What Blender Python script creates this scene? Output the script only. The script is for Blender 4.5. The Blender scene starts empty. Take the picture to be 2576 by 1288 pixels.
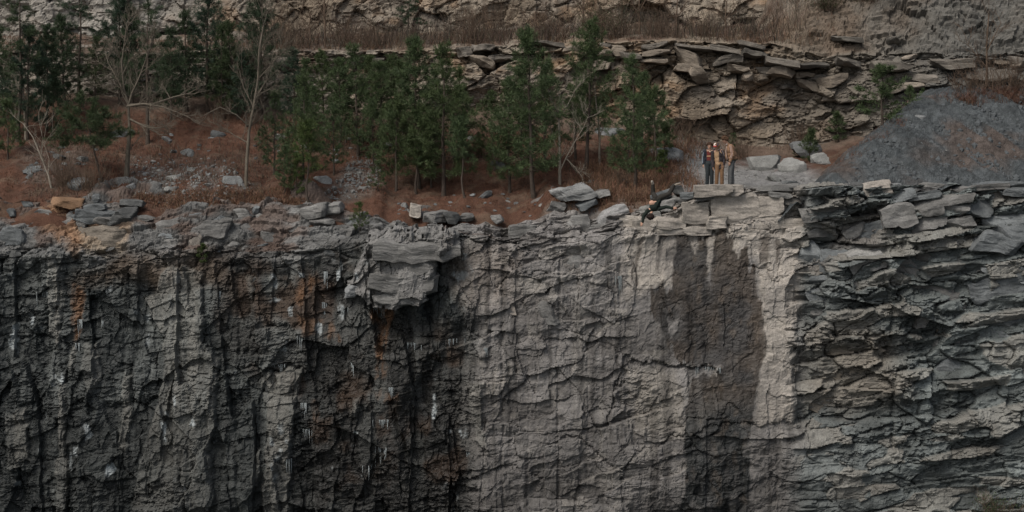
import bpy, bmesh, math, random
import numpy as np
np.seterr(over='ignore')
from mathutils import Vector, Matrix

# ------------------------------------------------------------------ camera, sky, sun, exposure
SC = bpy.context.scene
COL = SC.collection
LENS = 71.0
F = 1024 * LENS / 36.0
CAMY, CAMZ, PITCH = -70.0, 3.0, math.radians(-4.42)
cam = bpy.data.objects.new('camera', bpy.data.cameras.new('camera'))
COL.objects.link(cam)
cam.location = (0, CAMY, CAMZ)
cam.rotation_euler = (math.pi / 2 + PITCH, 0, 0)
cam.data.lens = LENS
cam.data.sensor_width = 36
cam.data.clip_end = 2000
SC.camera = cam

SUN_EL, SUN_AZ = math.radians(50), math.radians(-142)   # azimuth of the sun seen from the cliff (0 = +y, cw), soft overcast
world = bpy.data.worlds.new('World')
SC.world = world
world.use_nodes = True
wn = world.node_tree.nodes
wl = world.node_tree.links
for n in list(wn):
    wn.remove(n)
wo = wn.new('ShaderNodeOutputWorld')
wb = wn.new('ShaderNodeBackground')
wb.inputs['Strength'].default_value = 0.072
sky = wn.new('ShaderNodeTexSky')
sky.sky_type = 'NISHITA'
sky.sun_disc = False
sky.sun_elevation = SUN_EL
sky.sun_rotation = SUN_AZ
sky.dust_density = 4.0
hs = wn.new('ShaderNodeHueSaturation')
hs.inputs['Saturation'].default_value = 0.45
wl.new(sky.outputs[0], hs.inputs['Color'])
wl.new(hs.outputs[0], wb.inputs['Color'])
wl.new(wb.outputs[0], wo.inputs['Surface'])

sd = bpy.data.lights.new('sun', 'SUN')
sd.energy = 1.5
sd.angle = math.radians(26)
sd.color = (1.0, 0.92, 0.82)
sun = bpy.data.objects.new('sun', sd)
COL.objects.link(sun)
sdir = Vector((math.sin(SUN_AZ) * math.cos(SUN_EL), math.cos(SUN_AZ) * math.cos(SUN_EL), math.sin(SUN_EL)))
sun.rotation_euler = sdir.to_track_quat('Z', 'Y').to_euler()
sun.location = sdir * 60

SC.view_settings.view_transform = 'Standard'
SC.view_settings.look = 'None'
SC.view_settings.gamma = 1
SC.view_settings.use_curve_mapping = False
SC.view_settings.exposure = 0.78

# ------------------------------------------------------------------ pixel helpers (D = the photo shown 2576 px wide)
DS = 1024 / 2576.0
ct, st = math.cos(PITCH), math.sin(PITCH)

def ray(X, Y):
    dx = (np.asarray(X, float) * DS - 512) / F
    dz = (256 - np.asarray(Y, float) * DS) / F
    return dx, ct - dz * st, st + dz * ct          # x, y, z of the direction

def at(X, Y, depth):
    dx, dy, dz = ray(X, Y)
    t = (depth - CAMY) / dy
    return dx * t, depth + 0 * t, CAMZ + dz * t

def proj(x, y, z):
    ry, rz = y - CAMY, z - CAMZ
    f = ry * ct + rz * st
    w = -ry * st + rz * ct
    return (512 + F * x / f) / DS, (256 - F * w / f) / DS

# ------------------------------------------------------------------ noise in numpy
def _h(ix, iy, seed):
    u = np.uint32
    n = ix.astype(np.int32).view(u) * u(374761393) + iy.astype(np.int32).view(u) * u(668265263) + u((int(seed) * 974634777) & 0xffffffff)
    n = (n ^ (n >> u(13))) * u(1274126177)
    n = (n ^ (n >> u(16))) * u(2246822519)
    return ((n ^ (n >> u(15))) & u(0xffffff)).astype(np.float64) * (1.0 / 0xffffff)

def vn(x, y, seed=0):
    x = np.asarray(x, float); y = np.asarray(y, float)
    x, y = np.broadcast_arrays(x, y)
    ix, iy = np.floor(x), np.floor(y)
    fx, fy = x - ix, y - iy
    fx = fx * fx * fx * (fx * (fx * 6 - 15) + 10)
    fy = fy * fy * fy * (fy * (fy * 6 - 15) + 10)
    a, b = _h(ix, iy, seed), _h(ix + 1, iy, seed)
    c, d = _h(ix, iy + 1, seed), _h(ix + 1, iy + 1, seed)
    return (a + (b - a) * fx + (c - a) * fy + (a - b - c + d) * fx * fy) * 2 - 1

def fbm(x, y, o=4, seed=0, gain=.5):
    s, a, t = 0, 1.0, 0
    for k in range(o):
        s = s + a * vn(x * 2 ** k + 17.3 * k, y * 2 ** k - 9.1 * k, seed + k)
        t += a; a *= gain
    return s / t

def ridged(x, y, o=4, seed=0):
    s, a, t = 0, 1.0, 0
    for k in range(o):
        s = s + a * (1 - 2 * np.abs(vn(x * 2 ** k + 7.3 * k, y * 2 ** k - 3.1 * k, seed + k)))
        t += a; a *= .5
    return s / t

def voro(x, y, seed=0, jit=.95):
    ix, iy = np.floor(x), np.floor(y)
    f1 = np.full(x.shape, 9.0); f2 = f1.copy()
    cx, cy, bi, bj = (np.zeros(x.shape) for _ in range(4))
    for i in (-1, 0, 1):
        for j in (-1, 0, 1):
            gx, gy = ix + i, iy + j
            px = gx + .5 + (_h(gx, gy, seed) - .5) * jit
            py = gy + .5 + (_h(gx, gy, seed + 51) - .5) * jit
            d = np.hypot(x - px, y - py)
            c = d < f1
            f2 = np.where(c, f1, np.minimum(f2, d))
            f1 = np.where(c, d, f1)
            cx = np.where(c, px, cx); cy = np.where(c, py, cy)
            bi = np.where(c, gx, bi); bj = np.where(c, gy, bj)
    return f1, f2, cx, cy, bi, bj

def cells(x, z, sx, sz, seed, tilt=1.0, warp=.28, shear=0.0):
    """broken planar blocks: every Voronoi cell has its own depth and tilt.
    returns depth (about -.5..5), edge distance, a random per cell"""
    zz = z + shear * x
    wx = fbm(x / sx * 1.3, zz / sz * 1.3, 2, seed + 300) * warp
    wz = fbm(x / sx * 1.3 + 31, zz / sz * 1.3 + 77, 2, seed + 340) * warp
    X, Z = x / sx + wx, zz / sz + wz
    f1, f2, cx, cz, bi, bj = voro(X, Z, seed)
    r1, r2, r3 = _h(bi, bj, seed + 11), _h(bi, bj, seed + 12), _h(bi, bj, seed + 13)
    d = (r1 - .5) + tilt * ((X - cx) * (r2 - .5) + (Z - cz) * (r3 - .5) * 1.3)
    return d, f2 - f1, r1

def beds(x, z, th, seed, dip=0.0, wav=.3, length=3.0):
    """bedding: thin layers, each set in or out, changing along its length"""
    q = (z + dip * x + wav * th * 2.5 * fbm(x / 2.5, z / 1.5, 3, seed + 5)) / th
    q = q + .35 * vn(q * .5, q * 0, seed + 9)
    b = np.floor(q)
    fr = q - b
    L = x / length + _h(b, b * 0, seed) * 50
    L = L + .25 * vn(x * 2, z * 2, seed + 21)
    i = np.floor(L)
    return _h(i, b, seed + 2) - .5, fr, _h(i, b, seed + 3)

def sst(a, b, x):
    t = np.clip((x - a) / (b - a), 0, 1)
    return t * t * (3 - 2 * t)

def lerp(a, b, t):
    return a + (b - a) * t

def poly(X, Y, pts, soft=6.0):
    """soft mask of a polygon (1 inside), worked out only near its box"""
    pts = np.asarray(pts, float)
    lo, hi = pts.min(0) - soft - 1, pts.max(0) + soft + 1
    near = (X > lo[0]) & (X < hi[0]) & (Y > lo[1]) & (Y < hi[1])
    out = np.zeros(X.shape)
    if near.any():
        out[near] = _poly(X[near], Y[near], pts, soft)
    return out

def _poly(X, Y, pts, soft):
    inside = np.zeros(X.shape, bool)
    dist = np.full(X.shape, 1e9)
    n = len(pts)
    for k in range(n):
        x0, y0 = pts[k]; x1, y1 = pts[(k + 1) % n]
        c = ((y0 > Y) != (y1 > Y)) & (X < (x1 - x0) * (Y - y0) / (y1 - y0 + 1e-9) + x0)
        inside ^= c
        ex, ey = x1 - x0, y1 - y0
        t = np.clip(((X - x0) * ex + (Y - y0) * ey) / (ex * ex + ey * ey + 1e-9), 0, 1)
        dist = np.minimum(dist, np.hypot(X - x0 - t * ex, Y - y0 - t * ey))
    sd_ = np.where(inside, dist, -dist)
    return np.clip(sd_ / (2 * soft) + .5, 0, 1)

def pline(X, Y, pts):
    a = np.asarray(pts, float); lo, hi = a.min(0) - 40, a.max(0) + 40
    near = (X > lo[0]) & (X < hi[0]) & (Y > lo[1]) & (Y < hi[1])
    out = np.full(X.shape, 1e9)
    if near.any():
        out[near] = _pline(X[near], Y[near], pts)
    return out

def _pline(X, Y, pts):
    dist = np.full(X.shape, 1e9)
    for (x0, y0), (x1, y1) in zip(pts[:-1], pts[1:]):
        ex, ey = x1 - x0, y1 - y0
        t = np.clip(((X - x0) * ex + (Y - y0) * ey) / (ex * ex + ey * ey + 1e-9), 0, 1)
        dist = np.minimum(dist, np.hypot(X - x0 - t * ex, Y - y0 - t * ey))
    return dist

# ------------------------------------------------------------------ object helpers
def tag(o, label=None, cat=None, group=None, kind=None):
    if label: o['label'] = label
    if cat: o['category'] = cat
    if group: o['group'] = group
    if kind: o['kind'] = kind
    return o

def link(name, me, mat=None, parent=None, loc=None):
    o = bpy.data.objects.new(name, me)
    COL.objects.link(o)
    if mat is not None and me is not None and len(me.materials) == 0:
        me.materials.append(mat)
    if parent is not None:
        o.parent = parent
    if loc is not None:
        o.location = loc
    return o

def empty(name, loc, rz=0.0):
    o = bpy.data.objects.new(name, None)
    COL.objects.link(o)
    o.empty_display_size = .2
    o.location = loc
    o.rotation_euler = (0, 0, rz)
    return o

def tri_mesh(name, V, T, mat=None, col=None, smooth=False):
    V = np.asarray(V, np.float32).reshape(-1, 3); T = np.asarray(T, np.int32)
    k = T.shape[1]
    me = bpy.data.meshes.new(name)
    me.vertices.add(len(V)); me.vertices.foreach_set('co', V.ravel())
    me.loops.add(T.size); me.loops.foreach_set('vertex_index', T.ravel())
    me.polygons.add(len(T))
    me.polygons.foreach_set('loop_start', np.arange(0, T.size, k, dtype=np.int32))
    me.polygons.foreach_set('use_smooth', np.full(len(T), smooth))
    if col is not None:
        c = np.ones((len(V), 4), np.float32); c[:, :col.shape[1]] = col
        a = me.attributes.new('Col', 'FLOAT_COLOR', 'POINT'); a.data.foreach_set('color', c.ravel())
    me.update(calc_edges=True); me.validate()
    if mat is not None:
        me.materials.append(mat)
    return me

def sheet(name, P, col, mat, flip=False, smooth=False):
    """P (rows, cols, 3); col (rows, cols, 4) with wetness in alpha"""
    r, c = P.shape[:2]
    i = np.arange(r * c).reshape(r, c)
    q = np.stack([i[:-1, :-1], i[:-1, 1:], i[1:, 1:], i[1:, :-1]], -1).reshape(-1, 4)
    if flip: q = q[:, ::-1]
    me = tri_mesh(name, P.reshape(-1, 3), q, mat, col.reshape(-1, col.shape[-1]), smooth)
    return link(name, me)

# ------------------------------------------------------------------ materials
MATS = {}
def nodes_of(name, rough=.9, spec=.2):
    m = bpy.data.materials.new(name); m.use_nodes = True
    nt = m.node_tree
    b = nt.nodes['Principled BSDF']
    b.inputs['Roughness'].default_value = rough
    b.inputs['Specular IOR Level'].default_value = spec
    MATS[name] = m
    return m, nt, b

def N(nt, kind, **kw):
    n = nt.nodes.new(kind)
    for k, v in kw.items():
        if k in n.inputs: n.inputs[k].default_value = v
        else: setattr(n, k, v)
    return n

def noise(nt, co, scale, detail=4, rough=.55, sc3=None):
    if sc3:
        mp = N(nt, 'ShaderNodeMapping'); mp.inputs['Scale'].default_value = sc3
        nt.links.new(co, mp.inputs['Vector']); co = mp.outputs[0]
    t = N(nt, 'ShaderNodeTexNoise'); t.inputs['Scale'].default_value = scale
    t.inputs['Detail'].default_value = detail; t.inputs['Roughness'].default_value = rough
    nt.links.new(co, t.inputs['Vector'])
    return t.outputs['Fac']

def mrange(nt, s, a, b, c, d):
    m = N(nt, 'ShaderNodeMapRange')
    for k, v in zip((1, 2, 3, 4), (a, b, c, d)): m.inputs[k].default_value = v
    nt.links.new(s, m.inputs[0])
    return m.outputs[0]

def math_(nt, op, a, b=None):
    m = N(nt, 'ShaderNodeMath', operation=op)
    for k, v in enumerate((a, b)):
        if v is None: continue
        if isinstance(v, (int, float)): m.inputs[k].default_value = v
        else: nt.links.new(v, m.inputs[k])
    return m.outputs[0]

def rgbmul(nt, colsock, facsock):
    m = N(nt, 'ShaderNodeVectorMath', operation='SCALE')
    nt.links.new(colsock, m.inputs[0]); nt.links.new(facsock, m.inputs['Scale'])
    return m.outputs[0]

def mixc(nt, fac, a, b):
    m = N(nt, 'ShaderNodeMix', data_type='RGBA')
    for k, v in ((0, fac), (6, a), (7, b)):
        if isinstance(v, (int, float)): m.inputs[k].default_value = v
        elif isinstance(v, tuple): m.inputs[k].default_value = (*v, 1)
        else: nt.links.new(v, m.inputs[k])
    return m.outputs[2]

def rock_material(name, base=None, attr=True, bump=.5, fine=1.0, tint_by_object=False):
    m, nt, b = nodes_of(name, .9, .25)
    tc = N(nt, 'ShaderNodeTexCoord')
    geo = N(nt, 'ShaderNodeNewGeometry')
    co = geo.outputs['Position'] if not tint_by_object else tc.outputs['Object']
    if attr:
        at_ = N(nt, 'ShaderNodeVertexColor', layer_name='Col')
        c, wet = at_.outputs['Color'], at_.outputs['Alpha']
    else:
        rg = N(nt, 'ShaderNodeRGB'); rg.outputs[0].default_value = (*base, 1)
        c, wet = rg.outputs[0], None
    f1 = mrange(nt, noise(nt, co, 2.2, 5, .62, (1, 1, 1.3)), .3, .7, .78, 1.22)       # cloudy, bedding stretched
    f2 = mrange(nt, noise(nt, co, 14 * fine, 6, .7, (1, 1, 1.4)), .3, .7, .72, 1.28)  # grain
    f3 = mrange(nt, noise(nt, co, 55 * fine, 3, .6), .3, .75, .80, 1.22)
    k = math_(nt, 'MULTIPLY', math_(nt, 'MULTIPLY', f1, f2), f3)
    c = rgbmul(nt, c, k)
    # pale lichen / mineral flecks
    fl = mrange(nt, noise(nt, co, 9 * fine, 6, .75), .64, .74, 0, .35)
    c = mixc(nt, fl, c, (.30, .29, .275))
    if tint_by_object:
        oi = N(nt, 'ShaderNodeObjectInfo')
        c = rgbmul(nt, c, mrange(nt, oi.outputs['Random'], 0, 1, .72, 1.25))
    nt.links.new(c, b.inputs['Base Color'])
    if wet is not None:
        nt.links.new(mrange(nt, wet, 0, 1, .92, .42), b.inputs['Roughness'])
    h = math_(nt, 'ADD', math_(nt, 'MULTIPLY', noise(nt, co, 9 * fine, 8, .68, (1, 1, 1.5)), 1.0),
              math_(nt, 'MULTIPLY', noise(nt, co, 40 * fine, 5, .65), .35))
    bp = N(nt, 'ShaderNodeBump'); bp.inputs['Strength'].default_value = bump
    bp.inputs['Distance'].default_value = .06
    nt.links.new(h, bp.inputs['Height']); nt.links.new(bp.outputs[0], b.inputs['Normal'])
    return m

M_ROCK = rock_material('cliff_rock', bump=.42)
M_WALL = rock_material('back_wall_rock', bump=.6)
M_GREYROCK = rock_material('grey_boulder_rock', (.145, .152, .154), False, .5, 1.3, True)
M_PALEROCK = rock_material('pale_boulder_rock', (.175, .178, .172), False, .5, 1.3, True)
M_DARKROCK = rock_material('dark_boulder_rock', (.085, .09, .092), False, .5, 1.3, True)
M_TANROCK = rock_material('tan_boulder_rock', (.25, .20, .15), False, .5, 1.3, True)

def ground_material(name):
    m, nt, b = nodes_of(name, .95, .1)
    at_ = N(nt, 'ShaderNodeVertexColor', layer_name='Col')
    co = N(nt, 'ShaderNodeNewGeometry').outputs['Position']
    k = math_(nt, 'MULTIPLY', mrange(nt, noise(nt, co, 3, 5, .65), .3, .7, .7, 1.3),
              mrange(nt, noise(nt, co, 26, 6, .75), .3, .7, .55, 1.45))
    nt.links.new(rgbmul(nt, at_.outputs['Color'], k), b.inputs['Base Color'])
    bp = N(nt, 'ShaderNodeBump'); bp.inputs['Strength'].default_value = .8; bp.inputs['Distance'].default_value = .06
    nt.links.new(noise(nt, co, 22, 8, .75), bp.inputs['Height']); nt.links.new(bp.outputs[0], b.inputs['Normal'])
    return m
M_STRAW = ground_material('pine_straw_ground')

# ------------------------------------------------------------------ the lie of the land (lines read off the photo, D px)
def line(pts):
    a = np.asarray(pts, float)
    return lambda X: np.interp(X, a[:, 0], a[:, 1])

L_RIM = line([(-400, 508), (0, 510), (120, 494), (250, 512), (330, 524), (420, 520), (600, 518), (700, 524), (770, 524),
              (850, 548), (1000, 556), (1100, 556), (1200, 560), (1300, 552), (1400, 527), (1500, 536), (1600, 527), (1680, 510),
              (1750, 484), (1850, 475), (2000, 472), (2100, 468), (2300, 466), (2576, 460), (3000, 458)])
L_RIMY = line([(-400, 1.7), (1000, 1.5), (1300, 1.3), (1500, 1.0), (1650, .6), (1750, .25), (2000, .2), (3000, .2)])
L_SHO = line([(-400, 640), (0, 640), (200, 650), (420, 650), (700, 655), (850, 640), (930, 612), (1140, 590), (1300, 610),
              (1450, 618), (1560, 585), (1650, 560), (1750, 505), (1850, 492), (2000, 488), (3000, 476)])
L_FOOT = line([(-400, 245), (0, 245), (250, 252), (630, 276), (1000, 296), (1250, 305), (1640, 330), (1740, 364), (1900, 380),
               (2010, 378), (2150, 355), (2260, 335), (3000, 330)])
L_TOP = line([(-400, 128), (0, 130), (300, 136), (640, 130), (900, 128), (1100, 122), (1300, 114), (1480, 108), (1700, 104), (1900, 106),
              (1980, 118), (2080, 136), (2250, 140), (3000, 120)])
FOOTY = 12.0

def xtoD(x, y):
    return (512 + F * x / ((y - CAMY) * ct)) / DS

def zrow(D, line_, depth):
    dx, dy, dz = ray(D, line_(D))
    return CAMZ + dz * (depth - CAMY) / dy

def rim_noise(x, D):
    return (.34 * fbm(x * .55, x * 0, 3, 61) + .14 * vn(x * 2.3, x * 0, 65)) * (1 - sst(1500, 1680, D))

def H(x, y):
    """height of the bench slope"""
    x = np.asarray(x, float); y = np.asarray(y, float)
    D = xtoD(x, y)
    yr = L_RIMY(D)
    zr = zrow(D, L_RIM, yr) + rim_noise(x, D)
    zf = zrow(D, L_FOOT, FOOTY)
    t = (y - yr) / (FOOTY - yr)
    p = np.interp(D, [1500, 1720, 1800, 2100, 2300], [.95, 1.35, 1.7, 1.5, 1.0])
    z = zr + (zf - zr) * np.clip(t, 0, 1.4) ** p
    zs_ = zrow(D, L_SHO, 0.0)
    band = lerp(zs_, zr, np.clip(y / np.maximum(yr, .05), 0, 1) ** .8) - .12 + .42 * fbm(x * .75, y * 1.3, 3, 79) - 2.5 * (1 - sst(.30, .95, y)) - 1.2 * sst(860, 930, D) * (1 - sst(1150, 1260, D))
    band = lerp(band, zr - (yr - y) * 3.5 - .15, sst(1380, 1480, D))
    z = np.where(t < 0, band, z) - .10 * (1 - sst(0, .9, y - yr)) * (t >= 0)
    n = fbm(x * .35, y * .45, 3, 71) * .30 + fbm(x * 1.3, y * 1.5, 3, 75) * .10
    flat = sst(1690, 1790, D) * (1 - sst(2000, 2060, D)) * (1 - sst(2.0, 4.5, y))
    wall = sst(11.2, 12.4, y) * .9
    z = z + n * sst(-.2, 2.2, y - yr) * (1 - .85 * flat)
    # rocky shoulder that climbs to the people's ledge
    z = z + .55 * sst(1330, 1400, D) * (1 - sst(1560, 1700, D)) * sst(.3, 1.6, y) * (1 - sst(2.2, 4.2, y))
    return z + wall * .12

def ground_hit(X, Y, y0=0.3, y1=12.2):
    ys = np.arange(y0, y1, .02)
    xs, _, zs = at(X, Y, ys)
    h = H(xs, ys)
    k = np.nonzero(zs <= h)[0]
    i = k[0] if len(k) else len(ys) - 1
    return float(xs[i]), float(ys[i]), float(h[i])

# column spacing shared by the sheets: fine inside the view, coarse outside
def cols(half_in, half_out, step_in, step_out):
    a = np.arange(-half_in, half_in, step_in)
    b = np.arange(half_in, half_out, step_out)
    return np.concatenate([-b[::-1][:-1], a, b])

def stack(*a):
    return np.stack(np.broadcast_arrays(*a), -1)

def mixrgb(c, rgb, m):
    return c + (np.asarray(rgb) - c) * m[..., None]

# ------------------------------------------------------------------ the quarry cliff
def build_cliff():
    xs = cols(18.4, 27, .039, .25)
    Dx = xtoD(xs, np.zeros_like(xs))
    zs_ = zrow(Dx, L_SHO, 0.0)
    zr_ = zrow(Dx, L_RIM, L_RIMY(Dx)) + rim_noise(xs, Dx)
    yr_ = L_RIMY(Dx)
    zb0 = -11.9
    r1 = np.linspace(-19, zb0, 30)[:-1]
    nf, nb, ncap = 285, 54, 24
    base_y, base_z, ny = [], [], []
    for z in r1:
        base_y.append(-.05 * (zs_ - z)); base_z.append(np.full_like(xs, z)); ny.append(np.zeros_like(xs))
    for t in np.linspace(0, 1, nf):
        z = lerp(zb0, zs_, t)
        base_y.append(-.05 * (zs_ - z)); base_z.append(z); ny.append(np.zeros_like(xs) + .0)
    for t in np.linspace(0, 1, nb + 1)[1:]:
        y = lerp(0, yr_, t ** 1.25); z = lerp(zs_, zr_, t)
        base_y.append(y); base_z.append(z); ny.append(np.clip(yr_ / 2.2, 0, .8) * min(1, t * 3))
    for t in np.linspace(0, 1, ncap + 1)[1:]:
        y = yr_ + t * 2.0
        base_y.append(y); base_z.append(lerp(zr_, H(xs, y) - .40 + .95 * np.maximum(0, fbm(xs * .55, y * .8, 3, 83) - .02) * (1 - sst(1.0, 3.0, xs)), min(1, t * 2.2))); ny.append(np.full_like(xs, .85))
    By = np.array(base_y); Bz = np.array(base_z); up = np.array(ny)
    X = np.broadcast_to(xs, By.shape).copy()
    DX, DY = proj(X, By, Bz)
    s = np.concatenate([[0], np.cumsum(np.hypot(np.diff(By, axis=0), np.diff(Bz, axis=0)).mean(1))])
    S = Bz + .55 * By                      # bedding coordinate
    # ---- zones
    wx = DX + 26 * fbm(X * .9, S * .9, 4, 401); wy = DY + 26 * fbm(X * .9 + 9, S * .9, 4, 405)
    wx2 = DX + 12 * fbm(X * 2.2, S * 1.1, 4, 411) + 5 * fbm(X * 9, S * 5, 3, 413)
    wy2 = DY + 16 * fbm(X * 2.2 + 9, S * 1.4, 4, 415) + 8 * fbm(X * 9, S * 9, 3, 417)
    zR = sst(1960, 2040, wx)
    zL = 1 - sst(1130, 1230, wx)
    zM = (1 - zR) * (1 - zL)
    top = sst(0, 1, (L_SHO(DX) + 40 - wy) / 60)
    plane = poly(wx, wy, [(1560, 600), (1870, 590), (1990, 640), (2010, 1060), (1900, 1100), (1600, 920)], 30) * (1 - top)
    rubble = poly(wx2, wy2, [(2225, 700), (2330, 720), (2350, 800), (2330, 960), (2270, 1060), (2225, 1010), (2215, 820)], 14)
    # ---- relief
    c1, e1, k1 = cells(X, S, 2.7, 1.7, 3, 1.1)
    c2, e2, k2 = cells(X, S, 1.25, .55, 5, 1.5, .42, -.16)
    c2b, e2b, k2b = cells(X, S, 2.3, .42, 6, 1.5, .35, -.13)
    two = sst(-.05, .05, fbm(X * .33, S * .5, 3, 49)) * sst(1930, 2000, wx)
    c2, e2, k2 = lerp(c2, c2b, two), lerp(e2, e2b, two), lerp(k2, k2b, two)
    c3, e3, k3 = cells(X, S, .46, .22, 7, 1.6, .45, -.14)
    c4, e4, k4 = cells(X, S, .17, .085, 9, 1.4, .4)
    v2, ev2, kv2 = cells(X, S, .75, 2.0, 15, 1.0, .3)           # columns
    v3, ev3, kv3 = cells(X, S, .26, .7, 17, 1.0, .35)
    v1, ev1, kv1 = cells(X, S, 1.15, 6.5, 14, .9, .22)
    b1, fr1, kb1 = beds(X, S, .30, 21, -.10, .5, 2.2)
    b2, fr2, kb2 = beds(X, S, .11, 25, -.08, .6, 1.1)
    b3, fr3, kb3 = beds(X, S, .045, 29, -.06, .7, .7)
    big = fbm(X * .16, S * .22, 3, 33)
    rg = ridged(X * 1.6, S * 1.2, 5, 37)
    fine = fbm(X * 7, S * 9, 4, 41)
    amp_right_lo = 1 - .55 * sst(1000, 1120, wy) * zR
    p = big * (.35 + .25 * zR)
    p = p + c1 * (.26 * zL + .24 * zM * (1 - .88 * plane) + .48 * zR * amp_right_lo)
    p = p + c2 * (.13 * zL + .17 * zM * (1 - .90 * plane) + .44 * zR * amp_right_lo + .16 * top)
    crum = sst(lerp(.02, -.15, zR), lerp(.42, .30, zR), fbm(X * .5, S * .55, 3, 45))
    p = p + c3 * ((.075 * zL + .075 * zM * (1 - .75 * plane)) * (.25 + .75 * crum) + .20 * zR * amp_right_lo * (.3 + .7 * crum) + .08 * top + .12 * rubble)
    p = p + c4 * (.012 + .045 * crum * (1 - plane) + .03 * top + .06 * rubble)
    p = p + v1 * (.50 * zL + .16 * zM * (1 - .8 * plane)) * (1 - .9 * top) + v2 * (.30 * zL + .09 * zM) * (1 - .9 * top) + v3 * (.10 * zL + .05 * zM) * (1 - .9 * top)
    lam = sst(.0, .45, fbm(X * .45, S * .5, 3, 43))       # where the bedding shows as thin layers
    p = p + b1 * (.09 * zL * lam + .06 * zM * (1 - .8 * plane) * lam + .22 * zR * amp_right_lo + .24 * top)
    p = p + b2 * lam * (.045 * zL + .025 * zM * (1 - .8 * plane) + .05 * zR + .10 * top) + b3 * (.012 * lam * (1 - .7 * plane))
    p = p + rg * .060 * (1 - .5 * plane) + fine * .020 + .045 * ridged(X * 4.0, S * 2.6, 3, 39) * (1 - .7 * plane) * (1 - .5 * zR)
    # undercut beds: each bed face leans out towards its top so its lower edge is in shade
    p = p + (fr1 - .5) * (.07 * zR * amp_right_lo + .06 * top) * lam
    # blocks stand proud of the joints round them
    p = p + (.21 * sst(0, .16, e2) * (.35 + .65 * crum) + .08 * sst(0, .22, e3) * crum) * zR * amp_right_lo
    p = p + (.04 * sst(0, .10, e2) * crum + .03 * sst(0, .2, e3) * crum) * (1 - zR) * (1 - .85 * plane) + .08 * sst(0, .16, e2) * top
    # ---- cracks between blocks
    cr = np.exp(-(e2 / .05) ** 2) * (kv2 * 0 + (k2 > .35)) * (.09 * zR + .03 * zM * (1 - plane) + .03 * zL + .05 * top)
    cr = cr + np.exp(-(e1 / .022) ** 2) * (.14 * zR + .06 * zM + .06 * zL)
    cr = cr + np.exp(-(e3 / .07) ** 2) * (k3 > .5) * (.035 * zR + .012 + .03 * top) * (1 - .8 * plane)
    p = p - cr * sst(-.30, .25, fbm(X * .9, S * 1.1, 3, 47)) * (1 - .93 * plane) + plane * .030 * fbm(X * 2.2, S * 2.2, 5, 57)
    # ---- named features
    over = poly(wx2, wy2, [(935, 590), (1045, 588), (1117, 580), (1149, 594), (1145, 633), (1099, 651), (1089, 670), (1094, 726),
                           (1075, 738), (1072, 760), (1035, 773), (985, 778), (939, 770), (915, 750), (880, 712), (900, 660)], 1.6)
    p = p + over * (.75 + .10 * sst(600, 770, DY)) * (.4 + .6 * sst(880, 1000, DX))
    hole = poly(wx2, wy2, [(1092, 655), (1150, 632), (1165, 700), (1120, 760), (1085, 800), (1060, 770), (1090, 730)], 12)
    p = p - .42 * hole
    under = poly(wx2, wy2, [(930, 772), (1075, 765), (1110, 800), (1090, 850), (930, 840)], 14)
    p = p - .28 * under
    inset = poly(wx2, wy2, [(1150, 830), (1195, 850), (1200, 1288), (1230, 1400), (1090, 1400), (1000, 1050), (1060, 930)], 18)
    p = p - .35 * inset
    lp = poly(wx2, wy2, [(420, 660), (512, 690), (515, 880), (548, 905), (535, 1150), (530, 1400), (310, 1400), (360, 1150), (405, 1000), (415, 850), (365, 745), (395, 735)], 3)
    p = p + .30 * lp
    lp2 = poly(wx2, wy2, [(668, 935), (755, 930), (748, 1030), (730, 1110), (725, 1400), (655, 1400), (670, 1080), (665, 1000)], 3)
    p = p + .24 * lp2
    col1 = poly(wx2, wy2, [(125, 640), (150, 650), (162, 760), (148, 880), (120, 830), (122, 720)], 3)
    for pts in ([(150, 960), (168, 965), (170, 1180), (165, 1300), (140, 1300), (148, 1120)], [(310, 930), (330, 940), (328, 1060), (322, 1140), (305, 1130)],
                [(215, 870), (252, 872), (255, 940), (245, 985), (222, 970)], [(182, 865), (198, 870), (192, 935), (180, 925)], [(425, 1160), (460, 1150), (470, 1300), (420, 1300)],
                [(20, 1040), (70, 1030), (80, 1160), (30, 1180)], [(505, 1120), (530, 1110), (540, 1190), (510, 1200)], [(620, 690), (632, 690), (630, 760), (618, 750)],
                [(885, 1005), (900, 1005), (898, 1050), (885, 1045)], [(640, 1130), (655, 1130), (650, 1220), (636, 1210)], [(1180, 960), (1215, 950), (1218, 1130), (1190, 1120)]):
        col1 = np.maximum(col1, poly(wx2, wy2, pts, 3) * .8)
    p = p + .16 * col1
    step = poly(wx2, wy2, [(1915, 690), (2000, 690), (2000, 820), (1998, 1060), (1900, 1060), (1920, 900)], 4)
    p = p + .10 * step
    lens = poly(wx2, wy2, [(1570, 905), (1640, 915), (1720, 924), (1815, 932), (1815, 1000), (1720, 1100), (1600, 1130), (1560, 1000)], 3)
    p = p - .13 * lens
    rs = poly(wx2, wy2, [(1985, 500), (2050, 480), (2060, 760), (2010, 800), (2000, 1040), (1990, 1060), (1985, 760)], 10)
    p = p - .16 * sst(2000, 2012, wx2) * (1 - sst(2012, 2050, wx2)) * sst(740, 800, wy) * (1 - sst(1060, 1100, wy))
    slab_r = poly(wx2, wy2, [(2024, 476), (2170, 478), (2176, 520), (2140, 545), (2070, 555), (2024, 550)], 1.6)
    p = p + .30 * slab_r
    rec_r = poly(wx2, wy2, [(2095, 556), (2140, 546), (2225, 500), (2230, 560), (2180, 600), (2110, 612)], 6)
    p = p - .45 * rec_r
    # cracks drawn as lines
    def crack(pts, w, d):
        nonlocal p
        q = pline(wx2, wy2, pts)
        p = p - d * np.exp(-(q / w) ** 2)
    crack([(1565, 572), (1640, 558), (1700, 560), (1777, 556), (1840, 560), (1900, 556), (1960, 540)], 3.2, .16)
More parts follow.
